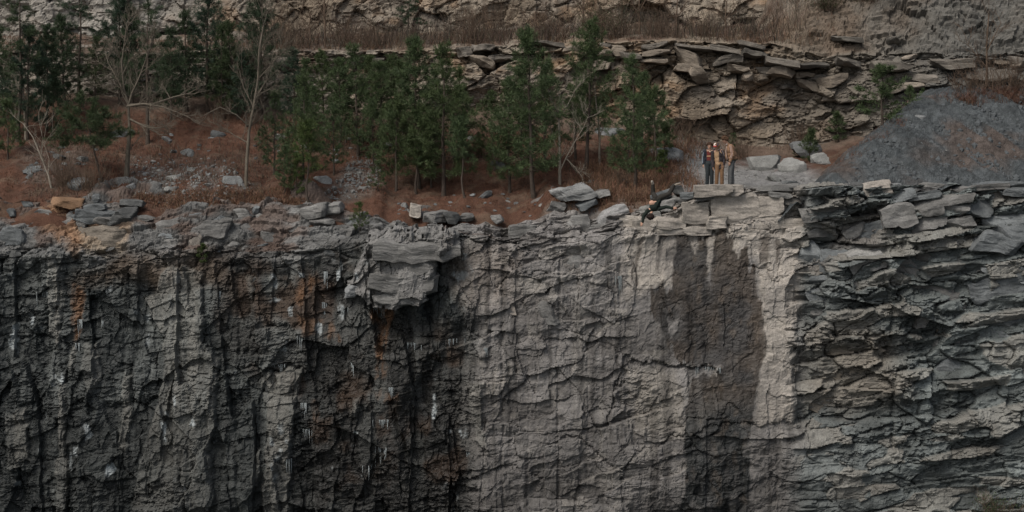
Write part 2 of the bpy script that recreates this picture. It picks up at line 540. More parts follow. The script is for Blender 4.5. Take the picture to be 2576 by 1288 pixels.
    crack([(1600, 588), (1700, 585), (1785, 590), (1850, 578), (1990, 575)], 3.0, .12)
    crack([(1777, 520), (1780, 556)], 2.5, .06)
    crack([(1870, 668), (1925, 680), (1945, 700), (1965, 706)], 3.5, .10)
    crack([(1965, 700), (1972, 640), (2005, 622)], 2.5, .06)
    crack([(1530, 1080), (1570, 905), (1640, 913), (1730, 926), (1800, 930)], 3.0, .16)
    crack([(1380, 1110), (1450, 1100), (1560, 1190), (1600, 1140), (1650, 1120), (1680, 1100), (1780, 1080), (1900, 1060)], 3.0, .12)
    crack([(1655, 735), (1700, 690)], 2.5, .05)
    crack([(1005, 605), (1060, 598), (1115, 590)], 3.0, .12)
    crack([(930, 640), (1000, 648), (1090, 668)], 2.5, .06)
    crack([(1146, 606), (1190, 590), (1230, 560)], 3.5, .18)
    crack([(1250, 720), (1300, 700), (1400, 690), (1490, 650)], 3.0, .08)
    crack([(2230, 590), (2216, 700), (2240, 790), (2226, 900), (2252, 1010), (2236, 1120)], 5, .13)
    crack([(2430, 590), (2576, 640), (2700, 650)], 6, .30)
    crack([(2300, 700), (2400, 740), (2470, 760)], 4, .20)
    crack([(2350, 782), (2425, 786)], 9, .35)
    crack([(2040, 720), (2140, 740), (2230, 720)], 4, .25)
    crack([(2030, 820), (2100, 840), (2200, 860)], 5, .22)
    crack([(2000, 1060), (2090, 1020), (2140, 1016)], 4, .2)
    crack([(0, 850), (100, 846), (180, 870), (250, 860)], 4, .14)
    crack([(200, 1010), (300, 1030), (400, 1000)], 5, .16)
    crack([(600, 920), (700, 930), (760, 925)], 4, .16)
    # drill holes left in the face (half barrels)
    for gx, g0, g1, gd in ((1265, 640, 1300, .10), (1405, 650, 1300, .10), (1478, 660, 1200, .07), (1206, 640, 900, .05),
                           (600, 700, 1300, .07), (172, 860, 1300, .06), (1560, 640, 900, .06), (1330, 900, 1300, .04), (812, 930, 1300, .06)):
        q = np.abs(DX + 3 * vn(S * .8, X * 0, int(gx)) - gx)
        p = p - gd * np.exp(-(q / 4.0) ** 2) * sst(g0 - 10, g0 + 10, DY) * (1 - sst(g1 - 20, g1, DY)) * (.4 + .6 * (vn(S * 3, X * .2, int(gx) + 3) > -.3))
    p = np.where(up > .8, p * .30, p * (1 - .45 * sst(.2, .8, up)))
    nyv, nzv = -np.sqrt(1 - up ** 2), up
    jx = .05 * fbm(X * 3, S * 3, 3, 88)
    P = stack(X + jx, By + nyv * p, Bz + nzv * p)
    # ---- colour
    pl_ = plane
    c = np.broadcast_to(np.array([.143, .139, .137]), P.shape).copy()
    c = c * (1 + .46 * (k2 - .5) + .42 * (k1 - .5) + .34 * (k3 - .5) * crum + .60 * fbm(X * 1.1, S * 1.5, 4, 501))[..., None]
    streak = fbm(X * 2.4, S * .16, 4, 505)            # runs down the face
    streak2 = fbm(X * 6, S * .35, 3, 509)
    c = lerp(c, c * np.array([.82, .95, .96]) * .84, (zR * (.85 + .15 * sst(2000, 2300, DX)))[..., None])
    c = mixrgb(c, (.205, .185, .160), zR * (k2 > .72) * .45)
    brownR = poly(wx, wy, [(2030, 830), (2240, 840), (2260, 1000), (2150, 1030), (2030, 1020)], 40)
    c = mixrgb(c, (.17, .15, .125), brownR * .55)
    c = mixrgb(c, (.150, .140, .132), zM * .35)
    c = mixrgb(c, (.27, .255, .235), zM * (1 - pl_) * sst(.30, .55, fbm(X * 1.3, S * 1.7, 4, 507)) * .55)
    # left: wet and dark
    c = c * (1 - (zL * (1 - .6 * top) * (1 - over))[..., None] * (1 - np.array([.66, .735, .73])))
    wetn = sst(-.10, .30, streak + .35 * fbm(X * .5, S * .5, 3, 513))
    prof = np.interp(DX + 22 * fbm(X * .8, S * .35, 3, 515) + 7 * fbm(X * 5, S * .9, 3, 516), [0, 60, 112, 126, 148, 166, 230, 260, 330, 375, 415, 512, 552, 650, 668, 738, 765, 900, 950, 1060, 1150, 1205, 1245],
                     [.8, .65, .75, .2, .2, .85, .8, .55, .6, .75, .15, .15, .85, .8, .2, .2, .98, .8, .75, .85, .9, .45, 0])
    wetL = zL * (1 - top * .75) * np.clip(prof * 1.05 + .55 * (wetn - .5), 0, 1)
    wetL = wetL * (1 - .6 * lp * (1 - .35 * wetn)) * (1 - .8 * lp2) * (1 - .8 * col1) * (1 - .95 * over)
    c = mixrgb(c, (.019, .023, .024), np.clip(wetL, 0, .96))
    bl = poly(wx, wy, [(560, 650), (930, 640), (960, 780), (1130, 830), (1200, 900), (1230, 1400), (740, 1400), (780, 1000), (560, 900)], 40)
    c = mixrgb(c, (.046, .031, .022), bl * (.20 + .65 * sst(.05, .4, fbm(X * .9, S * .7, 4, 517))) * (1 - over))
    bl2 = poly(wx, wy, [(330, 640), (560, 640), (560, 700), (300, 720), (180, 700)], 20)
    c = mixrgb(c, (.095, .068, .048), bl2 * .6)
    pale = np.maximum(lp * .75, np.maximum(lp2 * .85, col1 * .9))
    c = mixrgb(c, (.165, .163, .150), pale * (.5 + .5 * sst(-.4, .3, streak2)) * (1 - .45 * sst(900, 1200, DY) * lp))
    c = mixrgb(c, (.150, .150, .146), over * .6)
    # tan weathered patch, top left
    tan = poly(wx2, wy2, [(100, 500), (200, 515), (195, 560), (330, 570), (320, 600), (230, 610), (190, 640), (140, 600), (100, 560)], 14)
    c = mixrgb(c, (.215, .125, .070), tan * .85)
    tan2 = poly(wx2, wy2, [(200, 572), (330, 575), (315, 625), (260, 640), (200, 630)], 10)
    c = mixrgb(c, (.245, .20, .15), tan2 * .75)
    # rust
    for pts, m in (([(938, 775), (990, 775), (970, 850), (968, 955), (945, 955), (948, 850)], .8),
                   ([(178, 720), (205, 725), (202, 860), (185, 860)], .75),
                   ([(765, 680), (800, 700), (760, 770), (740, 760)], .5), ([(755, 790), (830, 820), (860, 860), (760, 840)], .5),
                   ([(790, 1010), (800, 1010), (800, 1060), (785, 1050)], .5), ([(950, 990), (1010, 980), (1005, 1000), (950, 1005)], .4)):
        c = mixrgb(c, (.150, .080, .042), poly(wx2, wy2, pts, 5) * m * sst(-.6, .2, streak2 + .5 * fbm(X * 5, S * 5, 3, 521)))
    # pale weathered band under the people's ledge
    pb = poly(wx2, wy2, [(1570, 560), (1700, 500), (1790, 480), (2010, 478), (2020, 620), (2015, 760), (2000, 830), (1995, 1060), (1905, 1060),
                         (1915, 900), (1900, 640), (1570, 760)], 8)
    c = mixrgb(c, (.31, .285, .255), pb * (.66 + .35 * (k2 - .5) + .35 * fbm(X * 1.6, S * 1.6, 4, 503)))
    pm = poly(wx, wy, [(1140, 610), (1300, 640), (1300, 760), (1180, 780), (1130, 700)], 25)
    c = mixrgb(c, (.205, .18, .16), pm * .55)
    pl3 = poly(wx2, wy2, [(1580, 930), (1700, 930), (1730, 1050), (1810, 935), (1810, 1000), (1730, 1090), (1600, 1100)], 10)
    c = mixrgb(c, (.26, .24, .21), pl3 * .5)
    fl = ((k3 > .80) * .5 + (k2 > .86) * .6) * zM * sst(-.1, .5, fbm(X * .6, S * .6, 3, 525))
    c = mixrgb(c, (.30, .28, .25), np.clip(fl, 0, 1) * .6)
    # the wet stain that runs down from the ledge
    sx = DX + 8 * fbm(X * 6, S * 1.1, 4, 531) + 14 * fbm(X * 1.1, S * .6, 3, 533); sy = DY + 40 * fbm(X * 5, S * .8, 4, 535)
    stain = poly(sx, sy, [(1692, 590), (1735, 592), (1742, 640), (1752, 640), (1756, 590), (1850, 588), (1846, 640), (1862, 655), (1868, 610), (1888, 600),
                          (1885, 660), (1908, 692), (1914, 800), (1920, 880), (1905, 990), (1895, 1080), (1890, 1300), (1880, 1420), (1715, 1420), (1722, 1100),
                          (1740, 940), (1770, 950), (1810, 935), (1740, 905), (1690, 900), (1665, 830), (1640, 800), (1652, 730), (1690, 716), (1697, 660)], 1.4)
    stain = stain * (.84 + .16 * sst(-.45, .0, fbm(X * 2.6, S * .9, 4, 537))) * (1 - .5 * sst(1060, 1130, DY) * sst(-.1, .3, fbm(X * 2.2, S * 1.2, 3, 539)))
    stain = stain * (1 - .9 * poly(wx2, wy2, [(1676, 800), (1704, 802), (1702, 835), (1690, 848), (1676, 830)], 3))
    stain = stain * (1 - .9 * poly(sx, wy2, [(1782, 600), (1806, 595), (1800, 650), (1792, 720), (1782, 690)], 3))
    for q0 in ((1590, 640, 700), (1604, 600, 720), (1660, 600, 690), (1950, 610, 680), (1920, 590, 660)):
        stain = np.maximum(stain, .75 * poly(sx, sy, [(q0[0] - 7, q0[1]), (q0[0] + 7, q0[1]), (q0[0] + 4, q0[2]), (q0[0] - 4, q0[2])], 3))
    stain = np.maximum(stain, .8 * poly(sx, wy2, [(1776, 518), (1800, 518), (1800, 552), (1776, 552)], 1.5))
    stc = lerp(np.array([.047, .038, .031]), np.array([.028, .027, .027]), sst(-.2, .4, fbm(X * .9, S * .8, 4, 541))[..., None])
    stc = lerp(stc, np.array([.024, .027, .028]), sst(960, 1080, DY)[..., None])
    stc = lerp(stc, np.array([.085, .066, .050]), (sst(.15, .5, fbm(X * 4, S * 2.5, 4, 545)) * .45)[..., None])
    c = c * (1 - stain[..., None] * .93) + stc * stain[..., None] * .93
    # thin damp streaks elsewhere in the middle, white mineral runs at the left
    c = c * (1 - .45 * (zM * sst(.12, .45, streak2 * .5 + streak * .7) * (1 - pb))[..., None])
    c = mixrgb(c, (.215, .205, .192), zM * (1 - stain) * sst(.18, .5, fbm(X * 3.2, S * .22, 3, 547)) * .4)
    c = c * (1 - .36 * zM * sst(820, 1250, DY))[..., None]  # middle face darkens downwards: wetter rock, plus lens vignette put into the colour
    c = c * (1 - .42 * zL * sst(760, 1200, DY))[..., None]  # left face likewise: wet rock and painted vignette together
    wh = zL * (1 - top) * sst(.42, .58, fbm(X * 3.0, S * 1.6, 5, 551)) * sst(.0, .3, fbm(X * .7, S * .6, 2, 555))
    wh = np.maximum(wh, .7 * poly(wx2, wy2, [(675, 1070), (715, 1065), (730, 1120), (700, 1160), (690, 1250), (680, 1150)], 8) * sst(.0, .35, fbm(X * 5, S * 3, 4, 557)))
    c = mixrgb(c, (.30, .33, .34), wh * .85)
    # dry straw lying on the ledges of the shoulder
    strw = (up > .3) * sst(-.05, .35, fbm(X * .8, By * 1.2 + Bz, 4, 561) + .5 * sst(.3, 1.0, (L_SHO(DX) - DY) / 110) - .25) * (1 - sst(1300, 1400, DX))
    c = mixrgb(c, (.090, .055, .040), strw * .6)
    duR = poly(wx, wy, [(2150, 560), (2230, 510), (2240, 560), (2200, 620), (2100, 640), (2060, 700), (2010, 680), (2080, 620)], 14)
    c = mixrgb(c, (.125, .115, .108), duR * .7)
    wet = np.clip(wetL * .8 + stain * .7, 0, 1)
    c = np.clip(c, .012, .6)
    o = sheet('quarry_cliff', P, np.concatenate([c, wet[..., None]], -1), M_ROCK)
    tag(o, 'tall grey blasted rock cliff with dark wet stains below the ledge', kind='structure')
    return o

CLIFF = build_cliff()

# ------------------------------------------------------------------ the straw covered slope behind the rim
def build_slope():
    xs = cols(21.5, 29, .06, .3)
    ts = np.concatenate([np.arange(-.98, 2.4, .06), np.arange(2.4, 12.2, .085)])
    X, T = np.meshgrid(xs, ts)
    yr = L_RIMY(xtoD(X, 0 * X + .8))
    Y = yr + T * (13.4 - yr) / 12.2
    Y = np.where(T < 0, yr + T * np.minimum(1, yr / 1.6), Y)
    Z = H(X, Y)
    D, DYp = proj(X, Y, Z)
    rough = fbm(X * 4, Y * 4, 4, 91) * .05 + ridged(X * 2, Y * 2, 3, 93) * .03
    Z2 = Z + rough
    c = np.broadcast_to(np.array([.082, .044, .031]), (*X.shape, 3)).copy()
    n = fbm(X * .7, Y * .9, 4, 601); n2 = fbm(X * 2.5, Y * 2.5, 4, 605)
    c = mixrgb(c, (.072, .043, .032), sst(-.1, .5, n))
    c = mixrgb(c, (.105, .076, .056), sst(.0, .5, n2 + .3 * n) * .6)
    grey = poly(D, DYp, [(330, 400), (560, 420), (640, 470), (600, 520), (420, 510), (340, 480)], 30) * .8
    grey = np.maximum(grey, poly(D, DYp, [(880, 410), (940, 400), (960, 470), (820, 530), (790, 520)], 16) * .8)
    grey = np.maximum(grey, poly(D, DYp, [(60, 370), (230, 380), (200, 460), (60, 460)], 25) * .5)
    c = mixrgb(c, (.115, .105, .098), grey * sst(-.4, .3, n2))
    dry = poly(D, DYp, [(1400, 520), (1480, 430), (1600, 400), (1700, 350), (1760, 400), (1760, 470), (1640, 520), (1500, 560)], 30)
    c = mixrgb(c, (.150, .095, .062), dry * .75)
    rock = poly(D, DYp, [(1380, 530), (1450, 470), (1560, 500), (1640, 520), (1700, 500), (1760, 490), (1760, 600), (1380, 620)], 18)
    c = mixrgb(c, (.135, .130, .125), rock * sst(-.3, .3, n2) * .8)
    gx, gy = D + 30 * n + 18 * n2, DYp + 14 * n2
    gravel = poly(gx, gy, [(1690, 470), (1720, 400), (1745, 315), (1775, 310), (1800, 400), (1850, 420), (2000, 415), (2080, 450), (2120, 480), (1690, 490)], 16)
    c = mixrgb(c, (.185, .188, .188), gravel * .92)
    c = mixrgb(c, (.095, .102, .108), gravel * (1 - sst(395, 425, DYp)) * .9)
    c = mixrgb(c, (.12, .115, .108), sst(1640, 1720, D) * (1 - sst(.1, .9, T)))
    far = sst(10.2, 11.8, Y)
    c = mixrgb(c, (.13, .105, .085), far * .6)
    P = stack(X, Y, Z2)
    o = sheet('pine_straw_slope', P, np.concatenate([np.clip(c, .01, .6), np.zeros((*X.shape, 1))], -1), M_STRAW, smooth=True)
    tag(o, 'rust coloured slope of fallen pine straw above the cliff rim', kind='structure')
build_slope()

# ------------------------------------------------------------------ gravel heap at the right
def pile_h(x, y):
    lft = (x - 10.6 - .20 * y) * .86 + .1
    frt = (y - .25) * .60 + .02
    cap = 3.0 + .05 * (x - 13) + .10 * (y - 5)
    k = .35
    h = -k * np.log(np.exp(-lft / k) + np.exp(-frt / k) + np.exp(-cap / k))
    back = 3.1 - (y - 9) * .15
    h = np.minimum(h, back)
    return h + fbm(x * .5, y * .5, 3, 111) * .22 + fbm(x * 2.2 + .8 * y, y * .9, 3, 113) * .09

def build_pile():
    xs = np.concatenate([np.arange(9.2, 21, .055), np.arange(21, 29, .3)]); ys = np.arange(-.15, 12.6, .06)
    X, Y = np.meshgrid(xs, ys)
    Z = pile_h(X, Y) + fbm(X * 9, Y * 9, 4, 115) * .05 + (1 - voro(X * 7, Y * 7, 117)[0]) * .05 + (1 - voro(X * 2.6, Y * 2.6, 119)[0]) * .07 + ridged(X * 1.3 + .9 * Y, Y * .30, 4, 123) * .20
    c = np.broadcast_to(np.array([.056, .063, .067]), (*X.shape, 3)).copy()
    c = c * (1 + .3 * fbm(X * 1.2 + .7 * Y, Y * .6, 4, 121))[..., None]
    c = mixrgb(c, (.075, .055, .045), sst(.05, .45, fbm(X * .55 + .3 * Y, Y * .45, 3, 125)) * .65)
    k = _h(np.floor(X * 6.3), np.floor(Y * 6.3), 5)
    c = c * (.8 + .45 * k)[..., None]
    o = sheet('gravel_heap', stack(X, Y, Z), np.concatenate([c, np.zeros((*X.shape, 1))], -1), M_STRAW)
    tag(o, 'sloping heap of dark grey gravel against the back wall', kind='structure')
build_pile()

# ------------------------------------------------------------------ back walls
def wall_colour(X, S, DX, DY, k1, k2, k3, seed):
    c = np.broadcast_to(np.array([.178, .146, .112]), (*X.shape, 3)).copy()
    c = c * (1 + .40 * (k2 - .5) + .30 * (k1 - .5) + .25 * (k3 - .5))[..., None]
    c = mixrgb(c, (.20, .18, .155), sst(-.15, .4, fbm(X * .45, S * .6, 3, seed)) * .6)
    c = mixrgb(c, (.20, .128, .075), sst(.12, .5, fbm(X * .8, S * 1.1, 4, seed + 3)) * .6)
    c = mixrgb(c, (.26, .225, .18), (k2 > .75) * .45)
    c = c * (1 - .35 * sst(.1, .5, fbm(X * 2.2, S * .3, 3, seed + 9)))[..., None]
    return c

def build_mid_wall():
    xs = cols(22, 30, .052, .3)
    Dx = xtoD(xs, np.full_like(xs, FOOTY))
    zf = zrow(Dx, L_FOOT, FOOTY); zt = zrow(Dx, L_TOP, FOOTY + .5) + .22 * fbm(xs * .55, xs * 0, 4, 91)
    right = sst(1930, 2080, Dx)
    rows_y, rows_z, ups = [], [], []
    for t in np.linspace(0, 1, 105):
        z = lerp(np.minimum(zf - .9, 2.0), zt, t)
        rows_z.append(z); rows_y.append(FOOTY + .3 + .6 * t + 0 * z); ups.append(0 * z)
    for t in np.linspace(0, 1, 60)[1:]:
        # the bench at the left, a rubbly lean-back face at the right
        rows_y.append(FOOTY + .9 + t * lerp(6.2, 3.2, right)); rows_z.append(zt + t * lerp(1.0, 5.4, right)); ups.append(lerp(.9, .45, right) + 0 * zt)
    By, Bz, up = np.array(rows_y), np.array(rows_z), np.array(ups)
    X = np.broadcast_to(xs, By.shape).copy(); DX, DY = proj(X, By, Bz); S = Bz + .3 * (By - FOOTY)
    c1, e1, k1 = cells(X, S, 2.2, 1.5, 203, 1.1, .3, -.1); c2, e2, k2 = cells(X, S, 1.0, .62, 205, 1.3, .4, -.1); c3, e3, k3 = cells(X, S, .38, .19, 207, 1.3, .4)
    b1, fr1, kb = beds(X, S, .28, 221, .06, .5, 1.9); b2, fr2, _b = beds(X, S, .10, 225, .06, .6, 1.0)
    upper = sst(0, 1, (DY - L_TOP(DX)) / -60 + 1.25)         # layered just under the edge
    smooth = poly(DX, DY, [(1640, 250), (1800, 240), (1900, 270), (1950, 340), (1760, 350), (1650, 300)], 30)
    p = c1 * .55 + c2 * (.34 - .15 * smooth) + c3 * .12 * (1 - .6 * smooth) + b1 * (.05 + .42 * upper) + b2 * (.02 + .12 * upper) + ridged(X * 1.5, S * 3, 4, 231) * .05
    p = p + (fr1 - .5) * (.01 + .12 * upper)
    p = p - np.exp(-(e2 / .05) ** 2) * .10 * (k2 > .3) - np.exp(-(e1 / .025) ** 2) * .16 - np.exp(-(e3 / .07) ** 2) * .04
    p = p + fbm(X * .25, S * .4, 3, 235) * .5 + fbm(X * 6, S * 9, 3, 237) * .03
    p = p * lerp(1, .3, sst(.45, .9, up)) * (1 - .5 * sst(.2, .45, up))
    # the overhanging lip at the right
    P = stack(X + .05 * fbm(X * 3, S * 3, 3, 239), By - np.sqrt(1 - up ** 2) * p, Bz + up * p)
    c = wall_colour(X, S, DX, DY, k1, k2, k3, 241)
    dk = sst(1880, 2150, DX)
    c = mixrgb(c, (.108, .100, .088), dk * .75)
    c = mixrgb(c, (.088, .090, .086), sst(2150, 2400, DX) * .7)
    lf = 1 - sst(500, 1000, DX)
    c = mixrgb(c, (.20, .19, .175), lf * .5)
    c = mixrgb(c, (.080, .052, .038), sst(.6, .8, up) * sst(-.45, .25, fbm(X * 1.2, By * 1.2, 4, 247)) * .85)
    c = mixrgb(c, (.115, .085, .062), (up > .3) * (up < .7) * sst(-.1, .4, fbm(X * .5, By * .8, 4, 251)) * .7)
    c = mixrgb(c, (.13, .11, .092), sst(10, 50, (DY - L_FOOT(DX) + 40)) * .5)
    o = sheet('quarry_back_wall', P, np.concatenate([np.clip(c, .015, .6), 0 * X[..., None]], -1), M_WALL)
    tag(o, 'warm brown layered rock wall behind the pines', kind='structure')
    return o
MIDWALL = build_mid_wall()

def build_upper_wall():
    xs = cols(24, 34, .062, .4)
    zs = np.concatenate([np.arange(4.4, 9.0, .05), np.arange(9.2, 19, .3)])
    X, Z = np.meshgrid(xs, zs)
    B = 19.0 - 2.4 * sst(9, 16, X) + .07 * (Z - 5)
    DX, DY = proj(X, B, Z)
    c1, e1, k1 = cells(X, Z, 2.4, 1.6, 303, 1.1); c2, e2, k2 = cells(X, Z, .95, .7, 305, 1.2, .35); c3, e3, k3 = cells(X, Z, .36, .24, 307, 1.3, .4)
    v2, ev, kv = cells(X, Z, .8, 2.2, 315, 1.0)
    p = c1 * .6 + c2 * .28 + c3 * .10 + v2 * .25 + ridged(X * 1.5, Z * 2, 4, 331) * .06 + fbm(X * .2, Z * .3, 3, 335) * .6 + fbm(X * 6, Z * 8, 3, 337) * .03
    p = p - np.exp(-(e2 / .05) ** 2) * .08 - np.exp(-(e1 / .025) ** 2) * .14
    c = wall_colour(X, Z, DX, DY, k1, k2, k3, 341)
    c = mixrgb(c, (.24, .235, .22), (1 - sst(350, 640, DX)) * .7)
    c = mixrgb(c, (.10, .096, .088), sst(1900, 2300, DX) * .7)
    o = sheet('quarry_upper_wall', stack(X, B - p, Z), np.concatenate([np.clip(c, .015, .6), 0 * X[..., None]], -1), M_WALL)
    tag(o, 'upper tan rock face above the grassy bench', kind='structure')
build_upper_wall()

# quarry water far below the frame
m, nt, b = nodes_of('quarry_water', .08, .5)
b.inputs['Base Color'].default_value = (.012, .022, .022, 1)
wp = noise(nt, N(nt, 'ShaderNodeNewGeometry').outputs['Position'], 1.5, 4)
bp = N(nt, 'ShaderNodeBump'); bp.inputs['Strength'].default_value = .15
nt.links.new(wp, bp.inputs['Height']); nt.links.new(bp.outputs[0], b.inputs['Normal'])
tag(link('quarry_water', tri_mesh('quarry_water', [(-260, -300, -18.5), (260, -300, -18.5), (260, 3, -18.5), (-260, 3, -18.5)], [(0, 1, 2, 3)], m)),
    'dark flooded quarry floor below the cliff', kind='structure')

# ------------------------------------------------------------------ loose rock: cut polyhedra with broken faces
_ico = {}
def ico(k):
    if k not in _ico:
        bm = bmesh.new(); bmesh.ops.create_icosphere(bm, subdivisions=k, radius=1)
        bm.verts.ensure_lookup_table()
        _ico[k] = (np.array([v.co[:] for v in bm.verts]), np.array([[v.index for v in f.verts] for f in bm.faces]))
        bm.free()
    return _ico[k]

_cube = {}
def cube(n):
    if n not in _cube:
        bm = bmesh.new(); bmesh.ops.create_cube(bm, size=2)
        bmesh.ops.subdivide_edges(bm, edges=bm.edges[:], cuts=n, use_grid_fill=True)
        bm.verts.ensure_lookup_table()
        _cube[n] = (np.array([v.co[:] for v in bm.verts]), np.array([[v.index for v in f.verts] for f in bm.faces]))
        bm.free()
    return _cube[n]

def n3(V, f, seed):
    return (fbm(V[:, 0] * f + V[:, 2] * f * .37, V[:, 1] * f - V[:, 2] * f * .6, 3, seed) + fbm(V[:, 2] * f, V[:, 0] * f * .8 + V[:, 1] * f * .5, 3, seed + 7)) * .5

def boulder_mesh(name, size, seed, sub=3, planes=13, mat=None, flat=.0):
    rs = np.random.RandomState(seed)
    D, T = ico(sub)
    nrm = rs.normal(size=(planes, 3)); nrm /= np.linalg.norm(nrm, axis=1)[:, None]
    dist = rs.uniform(.46, .80, planes)
    nrm = np.vstack([nrm, [[0, 0, -1], [0, 0, 1]]]); dist = np.append(dist, [.72, .85])
    dots = D @ nrm.T
    r = np.where(dots > .05, dist / np.maximum(dots, .05), 9).min(1)
    r = np.minimum(r, 1.25)
    V = D * r[:, None]
    V = V * (1 + .07 * n3(V, 2.4, seed)[:, None] + .045 * n3(V, 6, seed + 3)[:, None])
    V = V * np.asarray(size) / 2
    return tri_mesh(name, V, T, mat)

def slab_mesh(name, size, seed, cuts=11, col=(.16, .16, .155), chip=8, mat=None, flat=False):
    """thick broken slab, box-like, bedding on its edge"""
    rs = np.random.RandomState(seed)
    D, T = cube(cuts)
    V = D.copy()
    # uneven outline, then chipped corners
    nrm = rs.normal(size=(chip, 3)) * (1, .8, 1); nrm /= np.linalg.norm(nrm, axis=1)[:, None]
    dist = np.abs(nrm).sum(1) * rs.uniform(.50, .86, chip) if not flat else np.abs(nrm).sum(1) * rs.uniform(.76, .97, chip)
    d = V @ nrm.T
    k = np.where(d > 1e-3, dist / np.maximum(d, 1e-3), 9).min(1)
    V = V * np.minimum(k, 1)[:, None]
    h = np.asarray(size) / 2
    W = V * h
    W[:, 0] += .10 * size[2] * fbm(W[:, 2] * 4, W[:, 1] * 2, 3, seed) + W[:, 2] * rs.uniform(-.6, .6) * (.25 if flat else 1)
    W[:, 2] += size[2] * ((.10 if flat else .22) * fbm(W[:, 0] * 1.5, W[:, 1] * 1.7, 3, seed + 3)) + W[:, 0] * rs.uniform(-.04, .04)
    b = _h(np.floor((W[:, 2] + .02 * fbm(W[:, 0] * 2, W[:, 1], 2, seed)) / .07), np.floor(W[:, 0] * 1.3 + seed), seed) - .5
    front = V[:, 1] < -.3
    W[:, 1] += np.where(front, b * .025 + .10 * fbm(W[:, 0] * 1.6, W[:, 2] * 2.2, 3, seed + 5), 0)
    W += .012 * np.stack([n3(W, 9, seed + 11), n3(W, 9, seed + 12), n3(W, 9, seed + 13)], 1)
    c = np.array(col) * rs.uniform(.8, 1.15) * (1 + .45 * n3(W, 2.0, seed + 21)[:, None])
    c = np.concatenate([np.clip(c, .01, .6), np.zeros((len(W), 1))], 1)
    return tri_mesh(name, W, T, mat or M_ROCK, c)

GREY, PALE, DARK, BLUE, TAN, WARM = (.142, .141, .137), (.27, .248, .222), (.075, .078, .078), (.115, .125, .130), (.19, .118, .072), (.17, .150, .126)
_sd = [100]
def block(x0, y0, x1, y1, depth, thick, col, tilt=0.0, parent=None, cuts=11, name='rock_slab', out=0.0):
    """a slab of the cliff seen in the photo at D box x0..x1, y0..y1 with its front near y = depth"""
    _sd[0] += 1
    depth = depth + (.12 if col is PALE and y0 < 492 else .28 if col is PALE else .24 if x0 > 1950 else .16)
    cx, _, cz = at((x0 + x1) / 2, (y0 + y1) / 2, depth)
    k = DS / (F / ((depth - CAMY)))
    w, h = (x1 - x0) * k, (y1 - y0) * k
    flat = col is PALE and parent is CLIFF
    g = 1.10 if flat else 1.0
    me = slab_mesh(name, (w * 1.06 * g, thick, h * 1.12 * g), _sd[0], cuts, col, 12 if x0 < 1000 else 8, flat=flat)
    o = link(name, me, None, parent, (float(cx), depth + thick / 2, float(cz)))
    q = .3 if flat else (2.2 if x0 < 1000 else 1)
    o.rotation_euler = (random.uniform(-.06, .06) * q, tilt, random.uniform(-.12, .12) * q)
    return o

random.seed(4)
